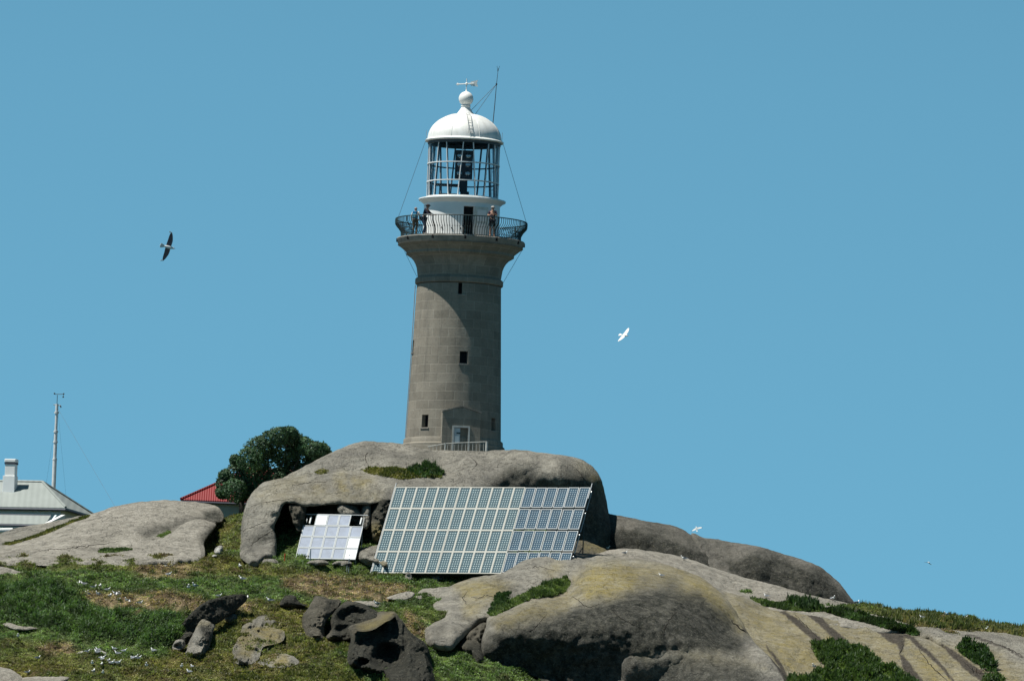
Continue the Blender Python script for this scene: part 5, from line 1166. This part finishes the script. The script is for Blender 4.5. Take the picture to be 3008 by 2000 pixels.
patch('grass_patch', 'dark weed tuft at the right end of the grassy ledge below the tower', [(1196, 1385), (1215, 1376), (1250, 1362), (1278, 1372), (1302, 1392), (1290, 1402), (1230, 1402)], 500, .30, DG, up=1.0)
patch('grass_patch', 'faint moss spot on the left shoulder of the huge boulder', [(925, 1388), (945, 1374), (962, 1380), (960, 1390), (940, 1394)], 120, .07, OLV)
patch('grass_patch', 'bright green grass filling the hollow between the foreground granite humps', [(1440, 1810), (1450, 1790), (1500, 1762), (1540, 1745), (1600, 1715), (1660, 1698), (1672, 1712), (1660, 1738), (1620, 1752), (1560, 1758), (1500, 1785), (1455, 1808)], 3600, .20, GR)
patch('grass_patch', 'strip of green weeds growing in the crack between the right hand granite slabs', [(2205, 1758), (2260, 1768), (2330, 1775), (2380, 1785), (2420, 1788), (2440, 1795), (2380, 1797), (2300, 1790), (2240, 1778)], 1400, .20, GR)
patch('grass_patch', 'taller leafy weeds standing on the right hand slab crack', [(2310, 1768), (2340, 1764), (2385, 1774), (2415, 1795), (2370, 1796), (2325, 1784)], 260, .5, DG, up=1.3)
patch('grass_patch', 'dark green weeds along the slope crack toward the right', [(2420, 1795), (2470, 1790), (2530, 1805), (2590, 1822), (2650, 1836), (2700, 1862), (2690, 1868), (2620, 1850), (2540, 1828), (2470, 1812)], 2200, .28, [(.07, .12, .04), (.03, .05, .018)])
patch('grass_patch', 'brown and green tussocks along the skyline at the far right', [(2520, 1782), (2600, 1790), (2700, 1805), (2800, 1815), (2920, 1838), (3060, 1858), (3060, 1880), (2950, 1858), (2800, 1848), (2690, 1838), (2600, 1812)], 3600, .34, [(.30, .25, .12), (.11, .13, .05)], up=1.1)
patch('grass_patch', 'strip of olive grass behind the broad left slab', [(10, 1600), (70, 1585), (120, 1568), (170, 1548), (215, 1530), (262, 1514), (250, 1522), (205, 1536), (150, 1562), (88, 1583), (30, 1600)], 2200, .12, OLV)
patch('grass_patch', 'small tuft in the crack below the narrow rock step at left', [(288, 1618), (310, 1612), (360, 1610), (385, 1614), (340, 1622), (295, 1624)], 300, .14, GR)
patch('grass_patch', 'little weeds in the crack under the stained end of the left hump', [(460, 1575), (480, 1567), (498, 1558), (500, 1566), (480, 1578)], 120, .14, GR)
patch('grass_patch', 'weeds in the dark crease left of the grassy hollow', [(1455, 1755), (1462, 1742), (1500, 1738), (1480, 1775), (1440, 1800), (1430, 1806)], 400, .14, DG)

SCR = [(.26, .245, .09), (.11, .12, .04)]
patch('grass_patch', 'olive scrub along the bottom edge below the yellow patch rock and hollow boulder', [(690, 1962), (780, 1962), (880, 1960), (1000, 1955), (1060, 1972), (1140, 1996), (1150, 2015), (690, 2015)], 2600, .16, SCR, w=.026, lift=.1)
patch('grass_patch', 'olive scrub between the upright grey rock and the ochre rocks', [(840, 1860), (900, 1868), (960, 1885), (1020, 1895), (1018, 1950), (900, 1940), (850, 1900)], 1900, .16, SCR, w=.026, lift=.1)
patch('grass_patch', 'olive scrub at the feet of the pointed rock and the curved rock wall', [(500, 1908), (545, 1922), (615, 1925), (640, 1870), (670, 1835), (720, 1800), (735, 1815), (690, 1860), (650, 1940), (560, 1945), (500, 1930)], 1700, .15, SCR, w=.026, lift=.1)
# shrubs on the right slope
def shrub(name, label, poly, n, h, cols):
    pl = np.array(poly, float); cx_, cy_ = pl[:, 0].mean(), pl[:, 1].max()
    d = Vector(ray(cx_, min(cy_, 1985))).normalized(); hit = BVH.ray_cast(CA, d, 900)
    base = hit[0] if hit[0] is not None else Vector(gpt(cx_, cy_))
    t = thing(name, label, 'shrub', tuple(base)); o = patch('foliage', None, poly, int(n*1.4), h, cols, .036, 6, 1.1, .8, None, lift=.40)
    off = Vector(o.location)-base; o.data.transform(Matrix.Translation(off)); o.location = (0, 0, 0); o.parent = t
    st = MB()
    for _ in range(9):
        a = random.uniform(0, 6.28); st.tube([(random.uniform(-.5, .5), random.uniform(-.2, .2), -.1), (math.cos(a)*.5, math.sin(a)*.3, .25)], .02, 5)
    st.build('stem', simple('woody_stem', (.09, .065, .045)), t); return t
shrub('shrub', 'wide dense green shrub spilling down the right granite slope at the bottom edge', [(2385, 1902), (2420, 1890), (2470, 1894), (2520, 1915), (2580, 1945), (2640, 1985), (2720, 2040), (2290, 2040), (2330, 1998), (2390, 1988), (2440, 1975), (2405, 1940)], 9000, .28, [(.17, .23, .07), (.055, .09, .032)])
shrub('shrub', 'small dark green shrub on the yellow slope near the right edge', [(2812, 1905), (2835, 1894), (2870, 1902), (2900, 1925), (2922, 1955), (2925, 1975), (2895, 1970), (2860, 1945), (2825, 1920)], 1300, .26, DG)
shrub('shrub', 'tiny green bush at the bottom edge right of the wide shrub', [(2888, 2000), (2910, 1988), (2940, 1990), (2950, 2012), (2890, 2012)], 250, .2, GR)

# the tree
TC = Vector(at(790, 1462, -1.0)); TR_ = thing('tree', 'dark green broad crowned tree between the red roof and the huge boulder', 'tree', (TC.x, TC.y, TC.z-2.0))
cl = [(668, 1420, 34), (655, 1445, 22), (700, 1395, 40), (690, 1440, 36), (735, 1350, 40), (745, 1395, 46), (700, 1362, 24), (760, 1320, 40), (790, 1300, 36), (820, 1282, 30), (850, 1280, 30), (865, 1300, 34), (840, 1330, 46), (800, 1370, 50), (880, 1345, 44),
      (900, 1310, 26), (925, 1325, 30), (945, 1322, 24), (960, 1335, 18), (930, 1360, 34), (870, 1390, 40), (760, 1430, 40), (720, 1440, 22), (705, 1462, 18), (740, 1455, 26), (820, 1410, 40), (855, 1270, 16), (660, 1395, 18), (690, 1350, 16), (712, 1450, 20), (780, 1450, 24)]
VV, CCc = [], []
lv, lf_, lc_ = [], [], []
for (a, b, r) in cl:
    c = np.array(at(a, b, -1.0+random.uniform(-.9, .9))); rm = r/52*1.02
    m_ = int(34*r)
    u = RNG.normal(size=(m_, 3)); u /= np.linalg.norm(u, axis=1)[:, None]
    lum = 1+.20*np.array([noise.noise(Vector(q)*2.4+Vector((a, b, 0))) for q in u])
    rr = rm*lum*RNG.uniform(.80, 1.04, m_); p = c+u*rr[:, None]*np.array([1, 1.1, .95])
    lv.append(p); lf_.append(u); 
    bs = RNG.uniform(.75, 1.3); lc_.append(np.tile(np.array([.036, .074, .030])*bs, (m_, 1))*RNG.uniform(.45, 1.9, (m_, 1))+RNG.uniform(0, .012, (m_, 1)))
p = np.vstack(lv); nrm_ = np.vstack(lf_); C = np.vstack(lc_); N = len(p)
nrm_ = nrm_+RNG.normal(0, .55, (N, 3)); nrm_ /= np.linalg.norm(nrm_, axis=1)[:, None]
t1 = np.cross(nrm_, RNG.normal(size=(N, 3))); t1 /= np.linalg.norm(t1, axis=1)[:, None]; t2 = np.cross(nrm_, t1)
sz_ = RNG.uniform(.055, .11, N)[:, None]
V = np.stack([p-t1*sz_, p-t2*sz_*.5, p+t1*sz_*.9+nrm_*sz_*.2, p+t2*sz_*.5], 1).reshape(-1, 3); i = np.arange(N)*4
F = np.concatenate([np.stack([i, i+1, i+2], 1), np.stack([i, i+2, i+3], 1)])
leafmesh('crown', V, F, np.clip(np.repeat(C, 4, 0), .003, 1), M_TREE, None, None, None, TR_)
tk = MB(); L0 = Vector(TR_.location)
root = Vector((0, 0, -.6)); fork = Vector((-.1, 0, 1.3)); tk.tube([root, root+Vector((.05, .02, .8)), fork], [.30, .24, .2], 9)
for a, b, r in cl[::2]:
    e_ = Vector(at(a, b, -1.0))-L0; m_ = fork.lerp(e_, .5)+Vector((0, 0, -.25)); tk.tube([fork, m_, e_], [.14, .08, .03], 6)
e_ = Vector(at(708, 1468, -1.3))-L0; tk.tube([e_+Vector((.1, 0, -1.2)), e_, Vector(at(705, 1420, -1.0))-L0], [.17, .13, .08], 8)
tk.build('trunk', simple('tree_bark', (.055, .045, .035), .9), TR_, 40)
# tree crown holes already come from the loose leaf shells
# ------------------------------------------------------------------ birds
M_GULLW = simple('white_feathers', (.74, .74, .71), .7, .2, .05); M_GULLG = simple('grey_feathers', (.30, .31, .33), .7, .2, .08); M_GULLD = simple('dark_wing_feathers', (.15, .115, .125), .7, .2, .2)
M_BILL = simple('bill_and_legs', (.30, .10, .03), .5); M_EYE = simple('black_eye', (.01, .01, .01), .3)
def lathe_x(mb, prof, n=10, tilt=0):
    """body of revolution along x: (x, z, rw, rh)"""
    vs = []; fs = []
    for x, z, rw, rh in prof:
        for k in range(n):
            a = 2*math.pi*k/n; vs.append((x, rw*math.cos(a), z+rh*math.sin(a)))
    for i in range(len(prof)-1):
        for k in range(n): fs.append((i*n+k, i*n+(k+1) % n, (i+1)*n+(k+1) % n, (i+1)*n+k))
    fs.append(tuple(range(n))); fs.append(tuple((len(prof)-1)*n+k for k in range(n))[::-1]); mb.add(vs, fs)
def gull_rest(name='gull', loc=(0, 0, 0), rz=0, label='', group=None):
    t = thing(name, label, 'bird', loc, rz, group); b = MB()
    lathe_x(b, [(-.24, .15, .01, .006), (-.16, .16, .035, .03), (-.06, .155, .075, .07), (.05, .155, .085, .085), (.12, .175, .07, .075), (.155, .22, .045, .05), (.165, .26, .038, .04), (.185, .295, .042, .042), (.215, .295, .036, .034), (.235, .288, .012, .012)])
    b.build('body', M_GULLW, t, 60)
    for s in (-1, 1):
        w = MB(); w.prism([(.10, s*.078, .20), (.02, s*.088, .235), (-.12, s*.05, .215), (-.30, s*.01, .17), (-.14, s*.062, .13), (.04, s*.09, .12)], (0, s*.012, 0)); w.build('wing', M_GULLG, t)
        MB().tube([(.02, s*.03, .09), (.02, s*.03, -.04)], .008, 5).build('leg', M_BILL, t)
    MB().tube([(.23, 0, .288), (.27, 0, .28)], [.011, .003], 6).build('bill', M_BILL, t)
    return t
def wing_mb(s, span, chord, sweep, dih, tipc=.2, mid=.45):
    """feathered wing with a bent wrist, thickness included"""
    st = [(0, .5, 0, 0), (.18, .52, .02, .3), (.42, .50, .08, .75), (.55, .46, .05, .9), (.75, .36, -.04, 1), (.9, .24, -.14, .9), (1, .05, -.26, .75)]
    up, lo = [], []
    for u, c, x, h in st:
        y = s*u*span; z = dih*h*span*.3; xl = (x*sweep+.10)*chord*2+c*chord*.5; xt = (x*sweep+.10)*chord*2-c*chord*1.2
        th = .016*(1-u*.8)
        up.append(((xl, y, z), ((xl+xt)/2+.02, y, z+th+.01), (xt, y, z-.004))); lo.append(((xl, y, z-th*.5), ((xl+xt)/2, y, z-th*.2), (xt, y, z-.008)))
    vs = [p for r_ in up for p in r_]+[p for r_ in lo for p in r_]; n = len(st); o = n*3; fs = []
    for i in range(n-1):
        for k in (0, 1): a = i*3+k; fs += [(a, a+1, a+4, a+3), (o+a, o+a+3, o+a+4, o+a+1)]
        fs += [(i*3, i*3+3, o+i*3+3, o+i*3), (i*3+2, o+i*3+2, o+i*3+5, i*3+5)]
    fs += [(0, o, o+1, 1), (1, o+1, o+2, 2), (o-3, o-2, 2*o-2, 2*o-3), (o-2, o-1, 2*o-1, 2*o-2)]
    return MB().add(vs, fs)
def gull_fly(name, label, px, py, Y, span_px, fwd, span_dir, wingm, tipm=None, dih=(.5, .5), scale=1, bodym=None):
    """fwd / span_dir: directions of head and of the left-to-right wing line, in world axes"""
    t = thing(name, label, 'bird', tuple(at(px, py, Y))); d = (Y+730)/FPX*math.sqrt(1); S = span_px*d/1.3
    f = Vector(fwd).normalized(); sd = Vector(span_dir); sd = (sd-f*sd.dot(f)).normalized(); up = f.cross(sd)
    t.rotation_mode = 'QUATERNION'; t.rotation_quaternion = Matrix((f, sd, up)).transposed().to_quaternion(); t.scale = (S, S, S)
    b = MB(); lathe_x(b, [(-.26, 0, .02, .012), (-.18, 0, .035, .03), (-.05, 0, .065, .06), (.08, 0, .07, .07), (.16, .005, .05, .05), (.21, .012, .038, .04), (.25, .015, .036, .036), (.28, .01, .014, .014)], 12); b.build('body', bodym or M_GULLW, t, 60)
    MB().tube([(.275, 0, .01), (.33, 0, 0)], [.013, .003], 6).build('bill', M_BILL, t)
    tl = MB(); tl.prism([(-.16, -.02, .012), (-.20, -.06, .01), (-.34, -.10, 0), (-.37, 0, 0), (-.34, .10, 0), (-.20, .06, .01), (-.16, .02, .012)], (0, 0, -.012)); tl.build('tail', M_GULLW, t)
    for s, dh in ((1, dih[0]), (-1, dih[1])):
        w = wing_mb(s, .62, .26, .55, dh).build('wing', wingm, t, 40)
        if tipm:
            tp = MB(); tp.prism([(.0, s*.60, dh*.19*.75), (.02, s*.62, dh*.15), (-.14, s*.665, dh*.13), (-.12, s*.60, dh*.14)], (0, 0, .012)); tp.build('wing_tip', tipm, w)
    return t
gull_fly('gull', 'large gull with dark wings spread, gliding in the sky left of the lighthouse', 494, 726, -140, 92, (.9, .35, -.15), (-.27, .3, -.96), M_GULLD, M_GULLW, (.35, .5))
gull_fly('gull', 'white gull banking in the sky right of the lighthouse tower', 1833, 985, -60, 66, (.8, -.55, -.15), (.55, .58, .8), M_GULLW, None, (.3, .3))
gull_fly('gull', 'white gull with raised wings flapping just above the right skyline boulders', 2046, 1552, -20, 34, (-.2, .3, .85), (.85, -.3, .5), M_GULLW, M_GULLD, (.9, .7))
gull_fly('gull', 'tiny distant gull gliding low in the sky at the far right', 2727, 1651, 150, 30, (.5, -.8, .05), (-.85, -.5, .12), M_GULLW, None, (.4, 1.1))

def place(a, b):
    d = Vector(ray(a, b)).normalized(); hit = BVH.ray_cast(CA, d, 900); Yg = ground_Y(a, b)
    g = Vector(at(a, b, Yg))
    if hit[0] is not None and hit[0].y < g.y+1.0: return hit[0]
    return Vector((g.x, g.y, float(gz_mesh(np.array([g.x]), np.array([g.y]))[0])+.06))
proto = None
def flock(pts, label, group):
    global proto
    for a, b in pts:
        if proto is None: proto = gull_rest(); o = proto
        else: o = copy_tree(proto)
        o.location = place(a, b); o.rotation_euler.z = random.uniform(0, 6.28); s = random.uniform(.7, .95); o.scale = (s, s, s)
        o['label'] = label; o['category'] = 'bird'
        if group: o['group'] = group
        elif 'group' in o: del o['group']
flock([(227, 1738), (232, 1746), (260, 1750), (274, 1737), (258, 1763), (293, 1739), (315, 1738), (262, 1770), (288, 1768), (338, 1752), (342, 1762), (352, 1748), (335, 1781), (372, 1770), (380, 1778), (345, 1786), (410, 1777), (245, 1735), (322, 1764)], 'small white gull in the brown clearing above the dark scrub', 'gulls in the brown clearing above the dark scrub')
flock([(271, 1960), (274, 1972), (300, 1955), (298, 1963), (302, 1980), (300, 1950), (318, 1958), (345, 1930), (364, 1928), (335, 1915), (378, 1918), (255, 1939), (285, 1942), (328, 1962), (345, 1962), (388, 1945), (395, 1945), (405, 1942), (287, 1936), (250, 1925)], 'small white gull in the grass around the white flat rock', 'gulls around the white flat rock')
flock([(2590, 1794), (2625, 1800), (2643, 1800), (2651, 1798), (2664, 1800), (2708, 1829), (2765, 1805), (2760, 1812), (2811, 1828), (2834, 1825), (2868, 1825), (2883, 1838), (2893, 1829), (2903, 1832), (2895, 1853), (2830, 1812), (2780, 1820), (2960, 1852), (2975, 1846)], 'small white gull standing among the skyline tussocks at the far right', 'gulls in the skyline tussocks')
flock([(553, 1746)], 'left one of two white gulls side by side above the black curved rock', None)
flock([(572, 1745)], 'right one of two white gulls side by side above the black curved rock', None)
flock([(643, 1750)], 'white gull just behind the crest of the black curved rock', None)
flock([(712, 1710)], 'lone white gull in the green grass right of the black curved rock, above it', None)
flock([(495, 1698)], 'lone white gull in the grass below the dry brown patch at left', None)
flock([(727, 1765)], 'white gull at the right tip of the black curved rock', None)
flock([(793, 1770)], 'white gull beside the small black rock in the brown grass', None)
flock([(525, 1795)], 'white gull at the right end of the scrub, just left of the curved rock', None)
flock([(430, 1969)], 'white gull in the olive grass near the bottom, right of the lower left colony', None)
flock([(533, 1967)], 'white gull near the bottom below the stone with the dark hole', None)
flock([(565, 1960)], 'white gull near the bottom below the pointed rock', None)
flock([(450, 1926)], 'white gull in the grass between the lower colony and the curved rock', None)
flock([(110, 1936)], 'white gull standing alone in the lower left olive grass', None)
flock([(52, 1892)], 'white gull standing alone near the left edge, below the scrub', None)
flock([(80, 1984)], 'white gull resting on the rocks of the bottom left corner', None)
flock([(1106, 1789)], 'white gull perched above the arched dark boulder', None)
flock([(1188, 1697)], 'white gull under the left end of the large solar array', None)
flock([(1783, 1615)], 'white gull on the small mossy boulder beside the large boulder', None)
flock([(1835, 1629)], 'dark backed gull on the crest of the long pale slab', None)
flock([(2010, 1646)], 'white gull on the long pale slab below the flying gull', None)
flock([(1943, 1695)], 'white gull on top of the big foreground outcrop', None)
flock([(2252, 1756)], 'white gull at the left end of the weed strip on the long slab', None)
flock([(2391, 1963)], 'white gull on the yellow slope just left of the wide shrub', None)
flock([(2446, 1763)], 'white gull at the foot of the last dark skyline boulder', None)
flock([(2516, 1776)], 'white gull at the right tip of the last dark skyline boulder', None)
flock([(705, 1675)], 'white gull in the grass below the left leg of the huge boulder', None)
flock([(555, 1995)], 'white gull at the bottom edge left of centre', None)

# ------------------------------------------------------------------ people
M_SKIN = simple('skin', (.42, .24, .17), .6, .3, .05)
def cloth(name, c): return simple(name, c, .85, .15, .12, 6)
def skin(name, V, E, Rr, mat, parent, sub=1):
    me = bpy.data.meshes.new(name); me.from_pydata([tuple(v) for v in V], E, [])
    o = bpy.data.objects.new('tmp', me); COL.objects.link(o)
    sm = o.modifiers.new('s', 'SKIN'); sm.use_smooth_shade = True
    for i, r in enumerate(Rr):
        sv_ = me.skin_vertices[0].data[i]; sv_.radius = (r, r) if not hasattr(r, '__len__') else r; sv_.use_root = (i == 0)
    ss = o.modifiers.new('u', 'SUBSURF'); ss.levels = sub; ss.render_levels = sub
    dg = bpy.context.evaluated_depsgraph_get(); dg.update()
    m2 = bpy.data.meshes.new_from_object(o.evaluated_get(dg)); m2.materials.clear(); m2.materials.append(mat); m2.name = name
    bpy.data.objects.remove(o); bpy.data.meshes.remove(me)
    return link_mesh(name, m2, parent)
def person(label, loc, rz, H, J, shirt, bottom, legbare, hat=None, hair=(.05, .035, .025), sleeve='short', shoe=(.08, .07, .06), sitlean=0):
    """J overrides joints of a 1.75 m figure that faces -y; x is its left"""
    t = thing('person', label, 'person', loc, rz); s = H/1.75
    j = dict(pel=(0, 0, .95), bel=(0, -.01, 1.10), che=(0, 0, 1.30), nk=(0, .01, 1.47), hd=(0, -.01, 1.58), top=(0, 0, 1.67))
    for sg, n_ in ((1, 'l'), (-1, 'r')):
        j.update({n_+'sh': (sg*.17, 0, 1.41), n_+'el': (sg*.24, .02, 1.14), n_+'wr': (sg*.25, -.06, .90), n_+'ha': (sg*.25, -.08, .83),
                  n_+'hp': (sg*.09, 0, .90), n_+'kn': (sg*.10, -.02, .49), n_+'an': (sg*.10, .02, .09), n_+'to': (sg*.115, -.14, .03)})
    j.update(J); j = {k: Vector(v)*s for k, v in j.items()}
    names = ['pel', 'bel', 'che', 'nk', 'hd', 'top']+[a+b for a in 'lr' for b in ('sh', 'el', 'wr', 'ha', 'hp', 'kn', 'an', 'to')]
    ix = {k: i for i, k in enumerate(names)}
    rad = dict(pel=(.15, .105), bel=(.14, .10), che=(.165, .11), nk=.055, hd=.088, top=.07, sh=.058, el=.043, wr=.030, ha=.034, hp=.09, kn=.058, an=.040, to=.036)
    E = [('pel', 'bel'), ('bel', 'che'), ('che', 'nk'), ('nk', 'hd'), ('hd', 'top')]
    for a in 'lr': E += [('che', a+'sh'), (a+'sh', a+'el'), (a+'el', a+'wr'), (a+'wr', a+'ha'), ('pel', a+'hp'), (a+'hp', a+'kn'), (a+'kn', a+'an'), (a+'an', a+'to')]
    V = [j[n_] for n_ in names]; Rr = [tuple(x*s for x in (lambda r: r if hasattr(r, '__len__') else (r, r))(rad.get(n_, rad.get(n_[1:])))) for n_ in names]; Ed = [(ix[a], ix[b]) for a, b in E]
    # fingers: five short chains from each palm
    for a in 'lr':
        w, h_ = j[a+'wr'], j[a+'ha']; d = (h_-w).normalized(); sd = d.cross(Vector((0, 1, .3))).normalized(); cu = d.cross(sd)
        for q, (o_, L) in enumerate(((-.024, .050), (-.008, .062), (.008, .058), (.024, .045))):
            b0 = len(V); V += [h_+sd*o_*s+d*.025*s, h_+sd*o_*s+d*(.025+L*.6)*s+cu*.01*s, h_+sd*o_*s*.9+d*(.022+L)*s+cu*.03*s]; Rr += [(.009*s,)*2, (.008*s,)*2, (.007*s,)*2]; Ed += [(ix[a+'ha'], b0), (b0, b0+1), (b0+1, b0+2)]
        b0 = len(V); V += [h_-sd*.035*s-d*.005*s, h_-sd*.05*s+d*.03*s+cu*.015*s]; Rr += [(.010*s,)*2, (.008*s,)*2]; Ed += [(ix[a+'ha'], b0), (b0, b0+1)]
    skin('body', V, Ed, Rr, M_SKIN, t)
    hd = j['hd']
    # face
    fc = MB(); fc.sphere(hd+Vector((0, -.092*s, -.01*s)), .016*s, 6, 5, (.8, 1, 1.4)); fc.build('nose', M_SKIN, t, 60)
    ey = MB()
    for sg in (-1, 1): ey.sphere(hd+Vector((sg*.032*s, -.080*s, .02*s)), .010*s, 6, 5)
    ey.build('eyes', M_EYE, t); mo = MB(); mo.box(hd+Vector((0, -.082*s, -.05*s)), (.04*s, .012*s, .008*s)); mo.build('mouth', simple('lips', (.30, .11, .09), .6), t)
    for sg in (-1, 1): MB().sphere(hd+Vector((sg*.088*s, 0, 0)), .02*s, 6, 5, (.5, 1, 1.4)).build('ear', M_SKIN, t, 60)
    hr = MB(); hr.sphere(hd+Vector((0, .018*s, .035*s)), .098*s, 12, 8, (.95, 1, .92)); hr.build('hair', simple('hair_'+str(len(bpy.data.materials)), hair, .7), t, 60)
    # shirt
    k = ['pel', 'bel', 'che']+[a+b for a in 'lr' for b in ('sh', 'el')]; kx = {n_: i for i, n_ in enumerate(k)}
    sv2 = {n_: j[n_] for n_ in k}
    for a in 'lr':
        if sleeve == 'short': sv2[a+'el'] = j[a+'sh'].lerp(j[a+'el'], .75)
    vs = [sv2[n_] for n_ in k]; r_ = dict(pel=(.165, .122), bel=(.158, .118), che=(.180, .126), sh=.070, el=.062)
    Rs = [tuple(x*s for x in (lambda r: r if hasattr(r, '__len__') else (r, r))(r_.get(n_, r_.get(n_[1:])))) for n_ in k]
    es = [(0, 1), (1, 2)]+[(2, kx[a+'sh']) for a in 'lr']+[(kx[a+'sh'], kx[a+'el']) for a in 'lr']
    if sleeve == 'long':
        for a in 'lr': vs.append(j[a+'wr']); Rs.append((.042*s,)*2); es.append((kx[a+'el'], len(vs)-1))
    skin('shirt', vs, es, Rs, shirt, t)
    # trousers or shorts
    vs = [j['pel']]; Rs = [(.172*s, .128*s)]; es = []
    for a in 'lr':
        b0 = len(vs); vs += [j[a+'hp'], j[a+'kn']+Vector((0, 0, .04*s if legbare else 0))]; Rs += [(.108*s,)*2, (.088*s if legbare else .072*s,)*2]; es += [(0, b0), (b0, b0+1)]
        if not legbare: vs.append(j[a+'an']+Vector((0, 0, .02))); Rs.append((.056*s,)*2); es.append((b0+1, b0+2))
    skin('shorts' if legbare else 'trousers', vs, es, Rs, bottom, t)
    for a in 'lr':
        sh = MB(); an, to = j[a+'an'], j[a+'to']; sh.sphere((an+to)/2+Vector((0, .01, -.015*s)), .1*s, 10, 6, (.48, 1.35, .5)); sh.build('shoe', cloth('shoe_'+a+str(len(bpy.data.materials)), shoe), t, 60)
    if hat:
        h = MB(); c = hd+Vector((0, .01*s, .06*s)); h.sphere(c, .105*s, 12, 8, (1, 1.05, .75))
        if hat[0] == 'brim': h.lathe([(.06*s, c.z), (.17*s, c.z-.012*s), (.17*s, c.z-.004*s), (.06*s, c.z+.015*s)], 16, (c.x, c.y))
        else: h.prism([(c.x-.075*s, c.y-.06*s, c.z), (c.x+.075*s, c.y-.06*s, c.z), (c.x+.05*s, c.y-.19*s, c.z-.015), (c.x-.05*s, c.y-.19*s, c.z-.015)], (0, 0, .012))
        h.build('hat', cloth('hat_cloth'+str(len(bpy.data.materials)), hat[1]), t, 50)
    return t
DZ = 11.85
def deck(px, y): return (float(at(px, 684, y)[0]), y, DZ)
l1 = deck(1219, -1.9)
person('person in a white shirt and brown trousers with a blue backpack, leftmost on the gallery', l1, R(165), 1.66,
       {'lel': (.27, -.02, 1.15), 'lwr': (.26, -.16, .98), 'lha': (.25, -.22, .96), 'rel': (-.27, -.02, 1.15), 'rwr': (-.26, -.14, .98), 'rha': (-.25, -.2, .96), 'lan': (.14, .02, .09), 'lto': (.16, -.13, .03)},
       cloth('white_shirt', (.72, .70, .66)), cloth('brown_trousers', (.16, .125, .085)), False, None, (.30, .22, .2), 'long', (.5, .48, .45))
ca, sa = math.cos(R(165)), math.sin(R(165))
bpL = Vector(l1)+Matrix.Rotation(R(165), 3, 'Z') @ Vector((0, .19, 1.05))
BP = thing('backpack', 'blue backpack on the back of the person in the white shirt', 'backpack', tuple(bpL), R(165))
bk = MB(); bk.box((0, 0, .12), (.27, .15, .42)); bk.build('bag', cloth('blue_nylon', (.03, .16, .30)), BP, bevel=.05)
bk = MB(); bk.box((0, .09, .06), (.2, .06, .2)); bk.build('pocket', cloth('light_blue_nylon', (.10, .38, .50)), BP, bevel=.02)
for sx in (-1, 1): MB().tube([(sx*.09, -.06, .30), (sx*.10, -.19, .34), (sx*.10, -.31, .22), (sx*.11, -.30, .0), (sx*.10, -.08, -.04)], .014, 5).build('strap', cloth('strap_nylon', (.02, .05, .08)), BP)
person('person in dark clothes and a dark brimmed hat leaning on the gallery rail', deck(1246, -2.55), R(70), 1.80,
       {'pel': (0, .06, .96), 'bel': (0, 0, 1.11), 'che': (0, -.08, 1.30), 'nk': (0, -.13, 1.46), 'hd': (0, -.17, 1.57), 'top': (0, -.17, 1.66), 'lsh': (.17, -.09, 1.40), 'rsh': (-.17, -.09, 1.40), 'lel': (.22, -.26, 1.2), 'lwr': (.18, -.46, 1.14), 'lha': (.17, -.53, 1.13), 'rel': (-.24, -.24, 1.18), 'rwr': (-.24, -.42, 1.06), 'rha': (-.24, -.48, 1.04),
        'lhp': (.09, .06, .91), 'rhp': (-.09, .06, .91), 'lkn': (.1, -.02, .5), 'lan': (.1, .1, .09), 'lto': (.1, -.05, .03), 'ran': (-.1, -.1, .09), 'rto': (-.1, -.26, .03), 'rkn': (-.1, -.08, .5)},
       cloth('black_jacket', (.018, .02, .035)), cloth('navy_trousers', (.05, .055, .09)), False, ('brim', (.05, .04, .04)), (.03, .025, .02), 'long', (.55, .52, .48))
person('person in a cap, dark shirt and black shorts standing right of the gallery doorway', deck(1445, -2.75), R(-8), 1.80,
       {'lel': (.25, -.08, 1.17), 'lwr': (.10, -.24, 1.30), 'lha': (.06, -.27, 1.36), 'rel': (-.25, -.08, 1.17), 'rwr': (-.06, -.25, 1.22), 'rha': (-.01, -.28, 1.24), 'lan': (.13, .03, .09), 'lto': (.16, -.12, .03)},
       cloth('purple_black_shirt', (.045, .03, .05)), cloth('black_shorts', (.012, .012, .016)), True, ('cap', (.45, .42, .38)), (.05, .03, .02), 'short', (.35, .22, .17))
